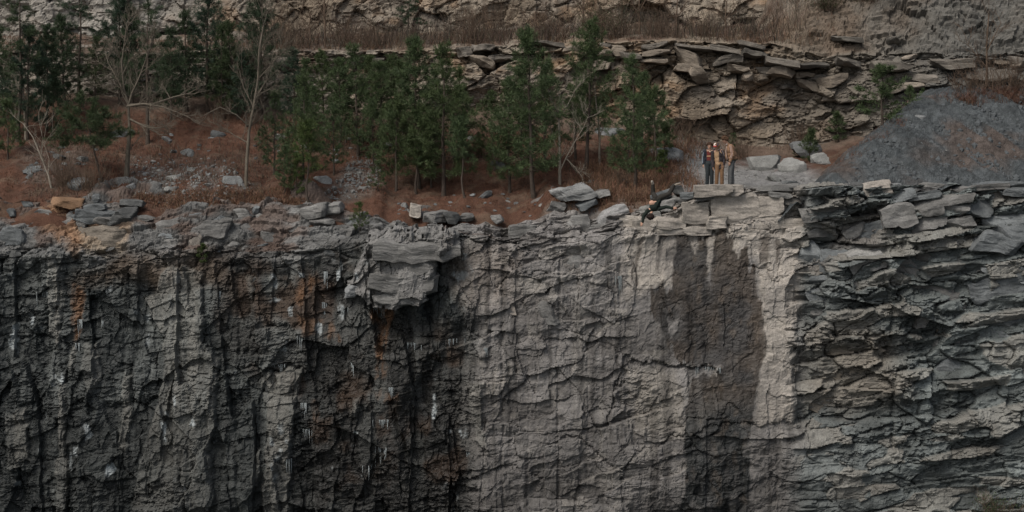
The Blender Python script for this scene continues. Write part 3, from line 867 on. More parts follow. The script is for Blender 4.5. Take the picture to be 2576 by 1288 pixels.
# slabs along the rim, read off the photo
for a in [
    # under and right of the people
    (1757, 470, 1838, 494, -.45, 1.3, PALE, .02), (1835, 469, 1868, 490, -.30, 1.2, PALE, -.03), (1745, 494, 1795, 506, -.25, 1.0, GREY, -.15),
    (1775, 497, 1830, 514, -.22, 1.0, PALE, -.30), (1715, 486, 1752, 500, -.1, 1.0, BLUE, -.1), (1700, 500, 1742, 514, -.15, 1.0, GREY, .05),
    (1838, 488, 1872, 500, -.18, 1.0, GREY, -.35), (1905, 468, 2012, 482, -.15, 1.1, GREY, -.06), (1925, 482, 1990, 494, -.20, 1.0, GREY, .12),
    (1870, 470, 1925, 482, -.05, 1.1, GREY, .1), (1720, 514, 1778, 558, -.30, 1.0, PALE, 0), (1800, 494, 1905, 556, -.34, 1.0, PALE, -.05),
    (1900, 500, 1968, 540, -.30, 1.0, PALE, -.1), (1782, 547, 1828, 574, -.38, .9, PALE, .05), (1650, 550, 1722, 574, -.28, .9, PALE, .05),
    (1595, 556, 1655, 580, -.30, .9, PALE, -.05), (1838, 560, 1905, 582, -.32, .9, PALE, -.08), (1905, 546, 1968, 574, -.30, .9, PALE, -.05),
    (1968, 552, 2024, 572, -.30, .9, PALE, 0), (1655, 578, 1720, 592, -.26, .8, PALE, 0), (1722, 572, 1785, 590, -.28, .8, PALE, .02),
    (1868, 582, 1900, 604, -.34, .7, PALE, 0),
    # big blocks right of the ledge
    (2022, 474, 2176, 545, -.55, 1.5, GREY, -.05), (2026, 520, 2136, 555, -.75, 1.5, GREY, -.10), (2030, 556, 2104, 575, -.42, 1.1, GREY, .03),
    (2034, 578, 2100, 602, -.35, 1.0, GREY, .0), (2140, 462, 2180, 474, -.25, 1.0, DARK, -.1), (2180, 460, 2240, 488, -.32, 1.2, PALE, -.12),
    (2182, 490, 2226, 512, -.25, 1.0, GREY, 0), (2226, 520, 2306, 574, -.95, 1.7, GREY, -.22), (2235, 478, 2300, 505, -.5, 1.3, BLUE, -.25),
    (2302, 462, 2388, 478, -.35, 1.2, GREY, -.04), (2290, 480, 2370, 498, -.45, 1.2, BLUE, -.16), (2310, 494, 2452, 520, -.60, 1.4, GREY, -.12),
    (2314, 520, 2372, 548, -.66, 1.4, GREY, -.08), (2370, 518, 2440, 546, -.58, 1.3, GREY, -.02), (2306, 548, 2382, 582, -.75, 1.4, GREY, -.14),
    (2384, 550, 2450, 580, -.55, 1.3, GREY, -.20), (2440, 495, 2516, 540, -.50, 1.3, BLUE, -.10), (2390, 466, 2532, 484, -.45, 1.3, GREY, -.03),
    (2450, 458, 2590, 470, -.35, 1.3, BLUE, .02), (2530, 470, 2600, 494, -.5, 1.3, BLUE, .06), (2480, 540, 2600, 600, -.55, 1.4, BLUE, .12),
    (2430, 585, 2570, 632, -.65, 1.5, BLUE, .14), (2300, 580, 2410, 610, -.5, 1.2, GREY, .10), (2134, 621, 2228, 680, -.70, 1.4, (.21, .21, .205), -.22),
    (2120, 570, 2180, 596, -.40, 1.0, GREY, -.45), (2170, 560, 2230, 605, -.38, 1.0, BLUE, -.25), (2050, 630, 2140, 700, -.40, 1.1, BLUE, -.2),
    (2010, 620, 2070, 690, -.30, 1.0, BLUE, .1), (2240, 620, 2310, 690, -.45, 1.1, GREY, .05), (2310, 616, 2430, 690, -.42, 1.2, GREY, .08),
    (2040, 696, 2140, 730, -.55, 1.2, BLUE, .10), (2080, 706, 2230, 732, -.65, 1.2, GREY, -.10), (2020, 730, 2120, 765, -.40, 1.1, BLUE, .12),
    (2125, 735, 2235, 760, -.50, 1.1, GREY, -.12), (2018, 764, 2130, 812, -.45, 1.1, GREY, .0), (2180, 745, 2238, 780, -.30, 1.0, GREY, -.3),
    (2140, 778, 2215, 800, -.35, 1.0, GREY, .1), (2030, 812, 2100, 840, -.40, 1.0, GREY, .1), (2300, 700, 2400, 730, -.5, 1.2, GREY, .12),
    (2320, 728, 2445, 775, -.55, 1.2, GREY, -.02), (2440, 700, 2576, 760, -.5, 1.2, BLUE, -.12), (2470, 660, 2600, 700, -.45, 1.2, BLUE, .16),
    (2430, 790, 2590, 836, -.50, 1.2, BLUE, -.02), (2460, 832, 2560, 862, -.45, 1.1, BLUE, .08), (2306, 797, 2340, 826, -.65, .8, GREY, 0),
    (2060, 868, 2150, 895, -.45, 1.0, WARM, -.05), (2150, 866, 2230, 890, -.40, 1.0, WARM, .05), (2040, 900, 2120, 950, -.35, 1.0, WARM, .06),
    (2130, 900, 2200, 945, -.36, 1.0, WARM, -.1), (2210, 900, 2260, 955, -.40, 1.0, GREY, .3), (2020, 950, 2120, 1030, -.35, 1.0, WARM, .05),
    (2350, 850, 2450, 900, -.45, 1.0, GREY, -.12), (2470, 880, 2590, 930, -.42, 1.1, BLUE, -.1), (2360, 905, 2480, 980, -.40, 1.1, BLUE, -.06),
    # the jutting overhang left of the middle
    (940, 600, 1148, 650, -1.15, 1.6, GREY, -.04), (930, 640, 1098, 690, -1.05, 1.6, GREY, -.06), (925, 690, 1094, 738, -1.1, 1.6, GREY, -.03),
    (935, 735, 1074, 772, -1.05, 1.6, GREY, -.02), (1000, 582, 1118, 606, -.65, 1.4, GREY, -.08), (1120, 586, 1150, 612, -.7, 1.2, GREY, .1),
    # stones of the shoulder, left
    (765, 512, 832, 545, .55, 1.2, GREY, -.10), (822, 512, 862, 540, .75, 1.0, GREY, -.1), (775, 548, 838, 566, .45, 1.0, GREY, -.05), (980, 558, 1000, 574, .9, .7, GREY, 0),
    (1064, 535, 1120, 560, .75, 1.0, GREY, .02), (1118, 538, 1156, 562, .85, 1.0, DARK, .05), (1032, 518, 1058, 545, 1.3, .6, PALE, .2),
    (1155, 540, 1192, 556, 1.2, .7, GREY, -.15), (1240, 545, 1264, 563, .95, .6, GREY, 0),
    (182, 530, 278, 562, .45, 1.2, BLUE, -.04), (190, 552, 220, 572, .4, .9, GREY, 0), (220, 548, 285, 574, .42, 1.0, GREY, .05), (275, 528, 330, 568, .35, 1.1, DARK, -.06),
    (125, 502, 200, 522, .75, 1.0, TAN, .12), (210, 515, 260, 530, .8, .9, BLUE, -.1), (286, 505, 355, 525, .9, 1.0, DARK, .02), (226, 492, 250, 510, 1.2, .6, BLUE, 0),
    (200, 575, 312, 632, .10, 1.0, WARM, .03), (0, 575, 70, 625, .05, 1.1, BLUE, .08), (60, 600, 125, 625, .1, 1.0, GREY, -.03), (15, 525, 36, 545, .8, .5, BLUE, 0),
    (410, 604, 470, 655, .05, 1.0, GREY, -.05), (480, 560, 585, 605, .15, 1.1, GREY, -.1), (330, 545, 380, 560, .7, .9, GREY, .1), (380, 555, 450, 590, .5, 1.0, GREY, -.15),
    (470, 595, 500, 655, .0, .7, PALE, .15), (585, 530, 625, 560, .8, .9, GREY, -.1), (625, 520, 650, 545, 1.0, .7, BLUE, .1), (520, 548, 570, 572, .5, 1.0, BLUE, -.12),
    (390, 585, 440, 610, .2, .9, BLUE, .05), (640, 580, 700, 605, .3, 1.0, GREY, .05), (700, 560, 770, 585, .5, 1.0, GREY, -.25), (760, 585, 830, 612, .3, 1.0, GREY, -.2),
    (745, 625, 810, 665, .0, .9, GREY, -.2), (830, 575, 900, 600, .4, 1.0, GREY, -.15), (560, 620, 610, 665, .0, .9, GREY, .1), (590, 560, 640, 580, .5, .9, GREY, .0),
    (868, 718, 900, 755, -.55, .6, (.24, .25, .255), .08),
    # shoulder, middle to the people's ledge
    (1400, 470, 1486, 512, .7, 1.3, (.20, .205, .205), -.28), (1382, 510, 1420, 535, .75, .9, GREY, .2), (1490, 480, 1535, 500, .9, 1.0, GREY, -.3),
    (1440, 505, 1500, 525, .7, 1.0, BLUE, -.3), (1500, 530, 1580, 560, .25, 1.1, (.20, .20, .20), -.35), (1420, 540, 1480, 580, .3, 1.0, GREY, -.1),
    (1480, 560, 1560, 590, .1, 1.0, GREY, -.2), (1340, 560, 1400, 590, .4, 1.0, GREY, -.1), (1280, 570, 1350, 600, .3, 1.0, GREY, -.1),
    (1360, 595, 1430, 615, .1, .9, GREY, -.1), (1560, 545, 1610, 568, .0, .9, PALE, .05), (1612, 520, 1660, 552, .05, .9, (.22, .22, .21), -.1),
    (1660, 500, 1705, 530, -.02, .9, GREY, -.25), (1640, 485, 1690, 505, .3, .9, BLUE, -.3), (1690, 470, 1720, 492, .4, .8, DARK, -.1),
    (1350, 763, 1405, 818, -.45, .8, GREY, -.2), (1490, 795, 1562, 838, -.22, .7, (.20, .19, .175), -.15), (1266, 750, 1296, 784, -.28, .6, (.21, .19, .17), .3), (1420, 640, 1480, 670, -.25, .7, GREY, -.1),
]:
    block(*a, parent=CLIFF, cuts=13 if a[2] - a[0] > 90 else 9)

# more broken slabs lower in the right part and along the shoulder, laid on the bedding
rs = np.random.RandomState(11)
for k in range(70):
    X0, Y0 = rs.uniform(2030, 2570), rs.uniform(640, 1010)
    w = rs.uniform(30, 80); h = w * rs.uniform(.22, .42)
    block(X0, Y0, X0 + w, Y0 + h, rs.uniform(-.32, -.1), .9, (BLUE, GREY, GREY, WARM)[rs.randint(4)], rs.uniform(-.25, .2), CLIFF, 6)
for k in range(60):
    X0 = rs.uniform(0, 900); f = rs.uniform(0, 1)
    Y0 = lerp(L_RIM(X0), L_SHO(X0), f)
    w = rs.uniform(18, 48); h = w * rs.uniform(.3, .6)
    block(X0, Y0, X0 + w, Y0 + h, float(L_RIMY(X0)) * (1 - f) - .35, .8, (BLUE, GREY, GREY, DARK)[rs.randint(4)], rs.uniform(-.3, .2), CLIFF, 5)
for k in range(26):
    X0, Y0 = rs.uniform(2215, 2330), rs.uniform(700, 1020)
    w = rs.uniform(9, 24)
    block(X0, Y0, X0 + w, Y0 + w * rs.uniform(.6, 1.8), rs.uniform(-.25, .0), .6, (BLUE, GREY, DARK)[rs.randint(3)], rs.uniform(-.2, .2), CLIFF, 4)

# slabs that jut from the top of the back wall
def wblock(x0, y0, x1, y1, depth, thick, col, tilt=0.0, cuts=9):
    col = {GREY: (.135, .122, .106), DARK: (.085, .079, .070), PALE: (.22, .192, .16), WARM: (.17, .145, .118)}.get(col, col)
    return block(x0, y0, x1, y1, depth + .20, thick, col, tilt, MIDWALL, cuts)
for a in [
    (1490, 108, 1530, 122, 11.9, 1.3, GREY), (1495, 125, 1545, 140, 11.8, 1.3, WARM), (1545, 132, 1610, 146, 11.7, 1.3, GREY), (1490, 150, 1540, 172, 11.7, 1.2, WARM), (1618, 110, 1680, 122, 11.9, 1.3, GREY),
    (1620, 124, 1700, 138, 11.7, 1.4, WARM), (1615, 145, 1680, 163, 11.8, 1.3, WARM), (1700, 112, 1790, 126, 11.8, 1.4, GREY), (1705, 130, 1770, 160, 11.8, 1.2, WARM),
    (1738, 170, 1778, 206, 11.3, 1.4, WARM), (1790, 120, 1860, 132, 11.7, 1.4, GREY), (1800, 140, 1870, 160, 11.7, 1.3, GREY), (1860, 112, 1940, 124, 11.8, 1.4, GREY), (1870, 128, 1930, 146, 11.7, 1.3, DARK),
    (1830, 165, 1880, 180, 11.7, 1.2, WARM), (1700, 162, 1740, 180, 11.7, 1.2, WARM), (1870, 185, 1895, 206, 11.7, 1.0, WARM), (1930, 150, 2010, 168, 11.5, 1.5, GREY),
    (1990, 158, 2080, 172, 11.4, 1.6, DARK), (1940, 170, 2000, 190, 11.7, 1.2, WARM), (2060, 190, 2130, 215, 11.6, 1.2, WARM), (2110, 150, 2170, 165, 11.5, 1.5, GREY), (1150, 120, 1185, 145, 11.8, 1.2, GREY),
    (1190, 112, 1240, 130, 11.8, 1.3, GREY), (1180, 145, 1240, 170, 11.8, 1.2, WARM), (1240, 168, 1290, 195, 11.9, 1.0, PALE), (1290, 120, 1340, 133, 11.8, 1.3, WARM), (920, 126, 955, 138, 11.8, 1.2, PALE),
    (930, 145, 965, 160, 11.8, 1.2, GREY), (690, 150, 720, 170, 11.8, 1.0, PALE), (700, 190, 750, 215, 11.8, 1.0, WARM), (1340, 105, 1420, 116, 11.9, 1.3, GREY), (1420, 112, 1480, 128, 11.9, 1.2, WARM),
    (2200, 160, 2290, 180, 11.3, 1.6, GREY),
    (2240, 210, 2330, 230, 11.4, 1.4, PALE), (2350, 150, 2450, 172, 11.6, 1.5, GREY), (2300, 185, 2380, 206, 11.6, 1.3, GREY), (2440, 180, 2560, 205, 11.6, 1.4, GREY), (2100, 90, 2170, 104, 12.2, 1.6, DARK),
    (2230, 90, 2280, 110, 12.4, 1.6, DARK),
]:
    wblock(*a, tilt=random.uniform(-.2, .22))
for k in range(45):
    X0 = rs.uniform(1150, 2560); Y0 = float(L_TOP(X0)) + rs.uniform(0, 120)
    w = rs.uniform(22, 60); wblock(X0, Y0, X0 + w, Y0 + w * rs.uniform(.22, .5), rs.uniform(11.9, 12.25), 1.0, (WARM, WARM, GREY, PALE)[rs.randint(4)], rs.uniform(-.2, .2), 5)

# ------------------------------------------------------------------ boulders and stones lying on the slope (things)
PROTO = {}
def stone(name, X, Y, w, h, mat, label, group=None, seed=None, cat='boulder', on=None, sub=3, rz=None, sink=.26):
    """boulder seen at D centre X, bottom Y, w x h D px"""
    _sd[0] += 1
    sd = seed or _sd[0]
    if on == 'pile':
        ys = np.arange(.3, 10, .02); xx, _, zz = at(X, Y, ys); hh = pile_h(xx, ys)
        i = np.nonzero(zz <= hh)[0]; i = i[0] if len(i) else 0
        x, y, z = float(xx[i]), float(ys[i]), float(hh[i])
    else:
        x, y, z = ground_hit(X, Y)
    k = DS / (F / (y - CAMY))
    W, Hh = w * k, h * k
    me = boulder_mesh(name, (W * 1.2, (W + Hh) * .6, Hh * 1.2), sd, sub, 8, mat)
    o = link(name, me, None, None, (x, y + (W + Hh) * .16, z + Hh * (.36 - sink)))
    o.rotation_euler = (random.uniform(-.1, .1), random.uniform(-.18, .18), random.uniform(-.5, .5) if rz is None else rz)
    tag(o, label, cat, group)
    LAST[0] = o
    return o

LAST = [None]
BL = [
    ('boulder', 1930, 424, 100, 62, M_PALEROCK, 'large pale angular boulder on the gravel right of the three people'),
    ('boulder', 2040, 392, 92, 60, M_GREYROCK, 'big blue grey boulder leaning on the back wall right of the pale boulder'),
    ('boulder', 2062, 412, 66, 48, M_PALEROCK, 'pale rounded boulder at the foot of the gravel heap with a tiny pine before it'),
    ('boulder', 2000, 428, 56, 58, M_PALEROCK, 'steep pale boulder face standing between two larger boulders by the gravel path'),
    ('boulder', 1680, 402, 96, 58, M_GREYROCK, 'striped grey boulder tilted behind the small pine left of the people'),
    ('boulder', 1536, 338, 54, 40, M_GREYROCK, 'blue grey slab boulder on the slope left of the bushy pine'),
    ('boulder', 1250, 420, 50, 26, M_DARKROCK, 'dark flat boulder half buried in straw below the middle pines'),
    ('boulder', 1225, 495, 38, 24, M_DARKROCK, 'small dark boulder near the rim below the middle pines'),
    ('boulder', 475, 390, 40, 30, M_DARKROCK, 'dark grey boulder alone on red straw right of the forked bare tree'),
    ('boulder', 541, 343, 38, 26, M_DARKROCK, 'dark boulder high on the straw slope under the tall left pine'),
    ('boulder', 296, 346, 60, 34, M_DARKROCK, 'wide dark boulder partly hidden behind the forked bare trunk'),
    ('boulder', 420, 355, 30, 18, M_GREYROCK, 'small grey boulder on red straw above the lone dark boulder'),
    ('boulder', 434, 384, 18, 16, M_DARKROCK, 'little dark stone touching the lone dark boulder on red straw'),
    ('boulder', 436, 452, 36, 24, M_PALEROCK, 'brightest pale boulder in the rubble patch on the left slope'),
    ('boulder', 434, 482, 32, 18, M_PALEROCK, 'pale flat boulder at the lower edge of the rubble patch'),
    ('boulder', 486, 428, 24, 13, M_PALEROCK, 'pale flat stone at the top of the rubble patch'),
    ('boulder', 323, 474, 24, 20, M_GREYROCK, 'grey boulder at the foot of the forked bare tree'),
    ('boulder', 590, 466, 46, 46, M_GREYROCK, 'blocky grey boulder at the foot of the second bare tree'),
    ('boulder', 201, 405, 42, 18, M_PALEROCK, 'pale flat slab boulder under the leaning dark pine'),
    ('boulder', 140, 400, 44, 24, M_DARKROCK, 'grey slab boulder left of the pale flat slab at far left'),
    ('boulder', 83, 434, 56, 30, M_DARKROCK, 'wide dark boulder among shrubs at far left'),
    ('boulder', 72, 450, 24, 20, M_DARKROCK, 'round dark boulder below the wide dark boulder at far left'),
    ('boulder', 195, 470, 60, 38, M_GREYROCK, 'grey boulder behind the leaning pale sapling at far left'),
    ('boulder', 810, 460, 34, 28, M_GREYROCK, 'grey boulder on the straw left of the narrow scree run'),
    ('boulder', 705, 352, 24, 24, M_PALEROCK, 'pale boulder on the slope behind the second bare tree'),
    ('boulder', 765, 374, 24, 22, M_GREYROCK, 'grey boulder between thin pine trunks left of the middle'),
    ('boulder', 840, 408, 20, 14, M_DARKROCK, 'dark stone on straw beside the upper scree run'),
    ('boulder', 980, 368, 26, 16, M_PALEROCK, 'pale flat boulder behind the lush middle pine'),
    ('boulder', 1180, 352, 26, 18, M_GREYROCK, 'grey boulder high on the slope behind the thin middle pines'),
    ('boulder', 1490, 462, 26, 16, M_GREYROCK, 'grey stone beside the white bare tree on dry grass'),
    ('boulder', 1568, 462, 26, 22, M_DARKROCK, 'dark stone in dry grass above the falling person'),
    ('boulder', 1950, 455, 46, 24, M_PALEROCK, 'low pale boulder on the gravel path just right of the people'),
    ('boulder', 1990, 465, 40, 18, M_GREYROCK, 'flat grey boulder where the gravel path meets the ledge'),
]
for b in BL:
    stone(*b)
for b in [(2318, 305, 34, 30, M_GREYROCK, 'grey block boulder high on the gravel heap'), (2262, 272, 40, 16, M_GREYROCK, 'flat grey slab at the top edge of the gravel heap below the small pine'),
          (2375, 386, 32, 18, M_PALEROCK, 'pale stone alone in the middle of the gravel heap'), (2502, 304, 18, 12, M_PALEROCK, 'small pale stone at the upper right of the gravel heap'),
          (2288, 404, 24, 16, M_DARKROCK, 'dark stone in the lower middle of the gravel heap'), (2118, 425, 20, 14, M_PALEROCK, 'small white stone at the left foot of the gravel heap'),
          (2211, 362, 14, 10, M_PALEROCK, 'tiny white stone on the left flank of the gravel heap'), (2295, 346, 16, 12, M_GREYROCK, 'small grey stone below the block boulder on the gravel heap')]:
    stone('boulder', *b, on='pile', sub=2)

ORD = 'first second third fourth fifth sixth seventh eighth ninth tenth eleventh twelfth thirteenth fourteenth fifteenth sixteenth'.split()
TONE = {M_PALEROCK.name: 'pale', M_GREYROCK.name: 'grey', M_DARKROCK.name: 'dark'}
def patch(n, poly_, label, group, sizes, mats, seed):
    rs = np.random.RandomState(seed); P_ = np.array(poly_, float); got = 0; made = []
    while got < n:
        X, Y = rs.uniform(P_[:, 0].min(), P_[:, 0].max()), rs.uniform(P_[:, 1].min(), P_[:, 1].max())
        if poly(np.array([X]), np.array([Y]), P_, 1)[0] < .5: continue
        w = rs.uniform(*sizes); stone('stone', X, Y, w, w * rs.uniform(.5, .85), mats[rs.randint(len(mats))], label, group, cat='stone', sub=2); got += 1
        made.append((X, Y, w, LAST[0]))
    made.sort(key=lambda q: q[1]); k3 = math.ceil(n / 3)
    for b, band in enumerate(('upper', 'middle', 'lower')):
        for i, q in enumerate(sorted(made[b * k3:(b + 1) * k3], key=lambda q: q[0])):
            q[3]['label'] = '%s stone, %s from left in the %s band %s' % (TONE[q[3].data.materials[0].name], ORD[i], band, label)
patch(42, [(340, 420), (400, 425), (470, 420), (560, 430), (610, 480), (560, 500), (430, 500), (340, 480)], 'of the left rubble patch', 'stones of the left rubble patch', (8, 17), [M_PALEROCK, M_GREYROCK, M_GREYROCK], 5)
patch(34, [(890, 405), (935, 400), (945, 450), (890, 480), (830, 520), (800, 515), (870, 450)], 'of the scree run', 'stones of the scree run', (7, 15), [M_PALEROCK, M_GREYROCK, M_GREYROCK], 6)
patch(18, [(60, 380), (260, 365), (260, 420), (60, 440)], 'of far left stones', 'stones at the far left', (9, 20), [M_DARKROCK, M_GREYROCK], 7)
patch(24, [(380, 340), (700, 330), (720, 420), (560, 430), (380, 410)], 'above the left rubble patch', 'stones scattered on the straw', (6, 14), [M_GREYROCK, M_DARKROCK], 8)
patch(26, [(1000, 500), (1380, 480), (1380, 545), (1000, 548)], 'of straw near the middle rim', 'stones near the middle rim', (7, 16), [M_GREYROCK, M_DARKROCK, M_PALEROCK], 9)
patch(20, [(680, 300), (1000, 320), (1000, 390), (700, 400)], 'between the middle pine trunks', 'stones between the middle trunks', (9, 20), [M_GREYROCK, M_PALEROCK], 10)

# fine rubble nobody could count
def rubble(name, poly_, n, seed, size, label, mat, on=None):
    rs = np.random.RandomState(seed); P_ = np.array(poly_, float)
    D0, T0 = ico(1); Vs, Ts = [], []
    got = 0
    while got < n:
        m_ = min(4000, 3 * n)
        X = rs.uniform(P_[:, 0].min(), P_[:, 0].max(), m_); Y = rs.uniform(P_[:, 1].min(), P_[:, 1].max(), m_)
        ok = poly(X, Y, P_, 12) > rs.uniform(0, 1, m_)
        X, Y = X[ok], Y[ok]
        ys = np.arange(.1, 11.8, .12)[:, None]
        xx, _, zz = at(X[None], Y[None], ys)
        yy = np.broadcast_to(ys, xx.shape)
        hh = (pile_h if on == 'pile' else H)(xx, yy)
        hit = zz <= hh; first = hit.argmax(0)
        for j in np.nonzero(hit.any(0))[0]:
            if got >= n: break
            i = first[j]; p = (xx[i, j], yy[i, j], hh[i, j])
            s_ = size * rs.uniform(.4, 1) ** 1.5 * (1 + .9 * (rs.rand() > .93))
            V = D0 * s_ * rs.uniform(.5, 1, (len(D0), 1)) * rs.uniform(.6, 1.2, 3)
            Ts.append(T0 + len(Vs) * len(D0)); Vs.append(V + np.array(p) + (0, 0, s_ * .25)); got += 1
    tag(link(name, tri_mesh(name, np.concatenate(Vs), np.concatenate(Ts), mat)), label, name.replace('_', ' '), kind='stuff')
M_RUB = rock_material('rubble_rock', (.155, .155, .15), False, .3, 1.0)
M_RUBD = rock_material('gravel_rock', (.066, .074, .079), False, .3, 1.0)
rubble('rubble', [(330, 400), (560, 415), (640, 470), (600, 520), (420, 515), (330, 480)], 700, 1, .075, 'fine pale rubble strewn over the left slope', M_RUB)
rubble('scree', [(885, 405), (940, 395), (960, 450), (900, 490), (800, 530), (760, 525), (860, 450)], 500, 2, .08, 'narrow run of fine scree between the pines', M_RUB)
rubble('gravel', [(2040, 465), (2230, 270), (2576, 240), (2576, 465)], 6500, 3, .10, 'loose gravel covering the grey heap', M_RUBD, 'pile')
rubble('path_gravel', [(1690, 470), (1740, 320), (1780, 320), (1800, 400), (2000, 420), (2060, 465)], 900, 4, .05, 'pale loose gravel on the path behind the people', M_RUB)
rubble('heap_stones', [(2060, 465), (2230, 300), (2400, 270), (2576, 280), (2576, 465)], 260, 13, .15, 'coarser grey stones scattered over the gravel heap', M_RUBD, 'pile')

# ------------------------------------------------------------------ trees
def bark(name, c0, c1):
    m, nt, b = nodes_of(name, .92, .15)
    co = N(nt, 'ShaderNodeTexCoord').outputs['Object']
    nt.links.new(mixc(nt, mrange(nt, noise(nt, co, 14, 5, .7, (1, 1, .25)), .3, .7, 0, 1), c0, c1), b.inputs['Base Color'])
    bp = N(nt, 'ShaderNodeBump'); bp.inputs['Strength'].default_value = .5; bp.inputs['Distance'].default_value = .02
    nt.links.new(noise(nt, co, 22, 5, .7, (1, 1, .3)), bp.inputs['Height']); nt.links.new(bp.outputs[0], b.inputs['Normal'])
    return m
M_BARK = bark('pine_bark', (.032, .026, .022), (.085, .068, .056))
M_PALEBARK = bark('pale_bark', (.13, .115, .095), (.29, .26, .215))
M_GREYBARK = bark('grey_bark', (.070, .060, .048), (.155, .135, .108))
M_TWIG = bark('shrub_twig', (.060, .043, .033), (.135, .098, .072))

def needles(name, a, b_):
    m, nt, b = nodes_of(name, .6, .25)
    at_ = N(nt, 'ShaderNodeVertexColor', layer_name='Col')
    oi = N(nt, 'ShaderNodeObjectInfo')
    c = mixc(nt, at_.outputs['Color'], a, b_)
    c = mixc(nt, mrange(nt, oi.outputs['Random'], 0, 1, 0, .55), c, (.055, .072, .024))
    nt.links.new(c, b.inputs['Base Color'])
    b.inputs['Subsurface Weight'].default_value = 0
    tr = N(nt, 'ShaderNodeBsdfTranslucent'); nt.links.new(c, tr.inputs['Color'])
    mx = N(nt, 'ShaderNodeMixShader'); mx.inputs[0].default_value = .25
    nt.links.new(b.outputs[0], mx.inputs[1]); nt.links.new(tr.outputs[0], mx.inputs[2])
    nt.links.new(mx.outputs[0], nt.nodes['Material Output'].inputs['Surface'])
    return m
M_NEEDLE = needles('pine_needles', (.036, .057, .030), (.088, .128, .056))
M_NEEDLE_D = needles('dark_pine_needles', (.018, .034, .024), (.044, .074, .044))
M_NEEDLE_Y = needles('yellow_green_needles', (.034, .060, .020), (.085, .115, .035))

class Tubes:
    def __init__(self): self.V, self.T, self.n = [], [], 0
    def tube(self, pts, rad, sides=6):
        pts = np.asarray(pts, float); k = len(pts)
        d = np.gradient(pts, axis=0); d /= np.linalg.norm(d, axis=1)[:, None] + 1e-9
        ref = np.array([1, 0, 0]) if abs(d[0, 0]) < .8 else np.array([0, 1, 0])
        u = np.cross(d, ref); u /= np.linalg.norm(u, axis=1)[:, None] + 1e-9
        v = np.cross(d, u)
        a = np.linspace(0, 2 * np.pi, sides, endpoint=False)
        R = np.broadcast_to(np.asarray(rad, float), (k,))
        P = pts[:, None] + R[:, None, None] * (np.cos(a)[None, :, None] * u[:, None] + np.sin(a)[None, :, None] * v[:, None])
        i = np.arange(k * sides).reshape(k, sides); j = np.roll(i, -1, 1)
        q = np.stack([i[:-1], j[:-1], j[1:], i[1:]], -1).reshape(-1, 4)
        self.V.append(P.reshape(-1, 3)); self.T.append(q + self.n); self.n += k * sides
    def mesh(self, name, mat, smooth=True):
        return tri_mesh(name, np.concatenate(self.V), np.concatenate(self.T), mat, None, smooth)

def wobble(p0, p1, n, amp, rs):
    t = np.linspace(0, 1, n)[:, None]
    p = p0 + (p1 - p0) * t
    w = np.cumsum(rs.normal(size=(n, 3)), 0); w -= w[0] + (w[-1] - w[0]) * t
    return p + w * amp * np.array([1, 1, .3])

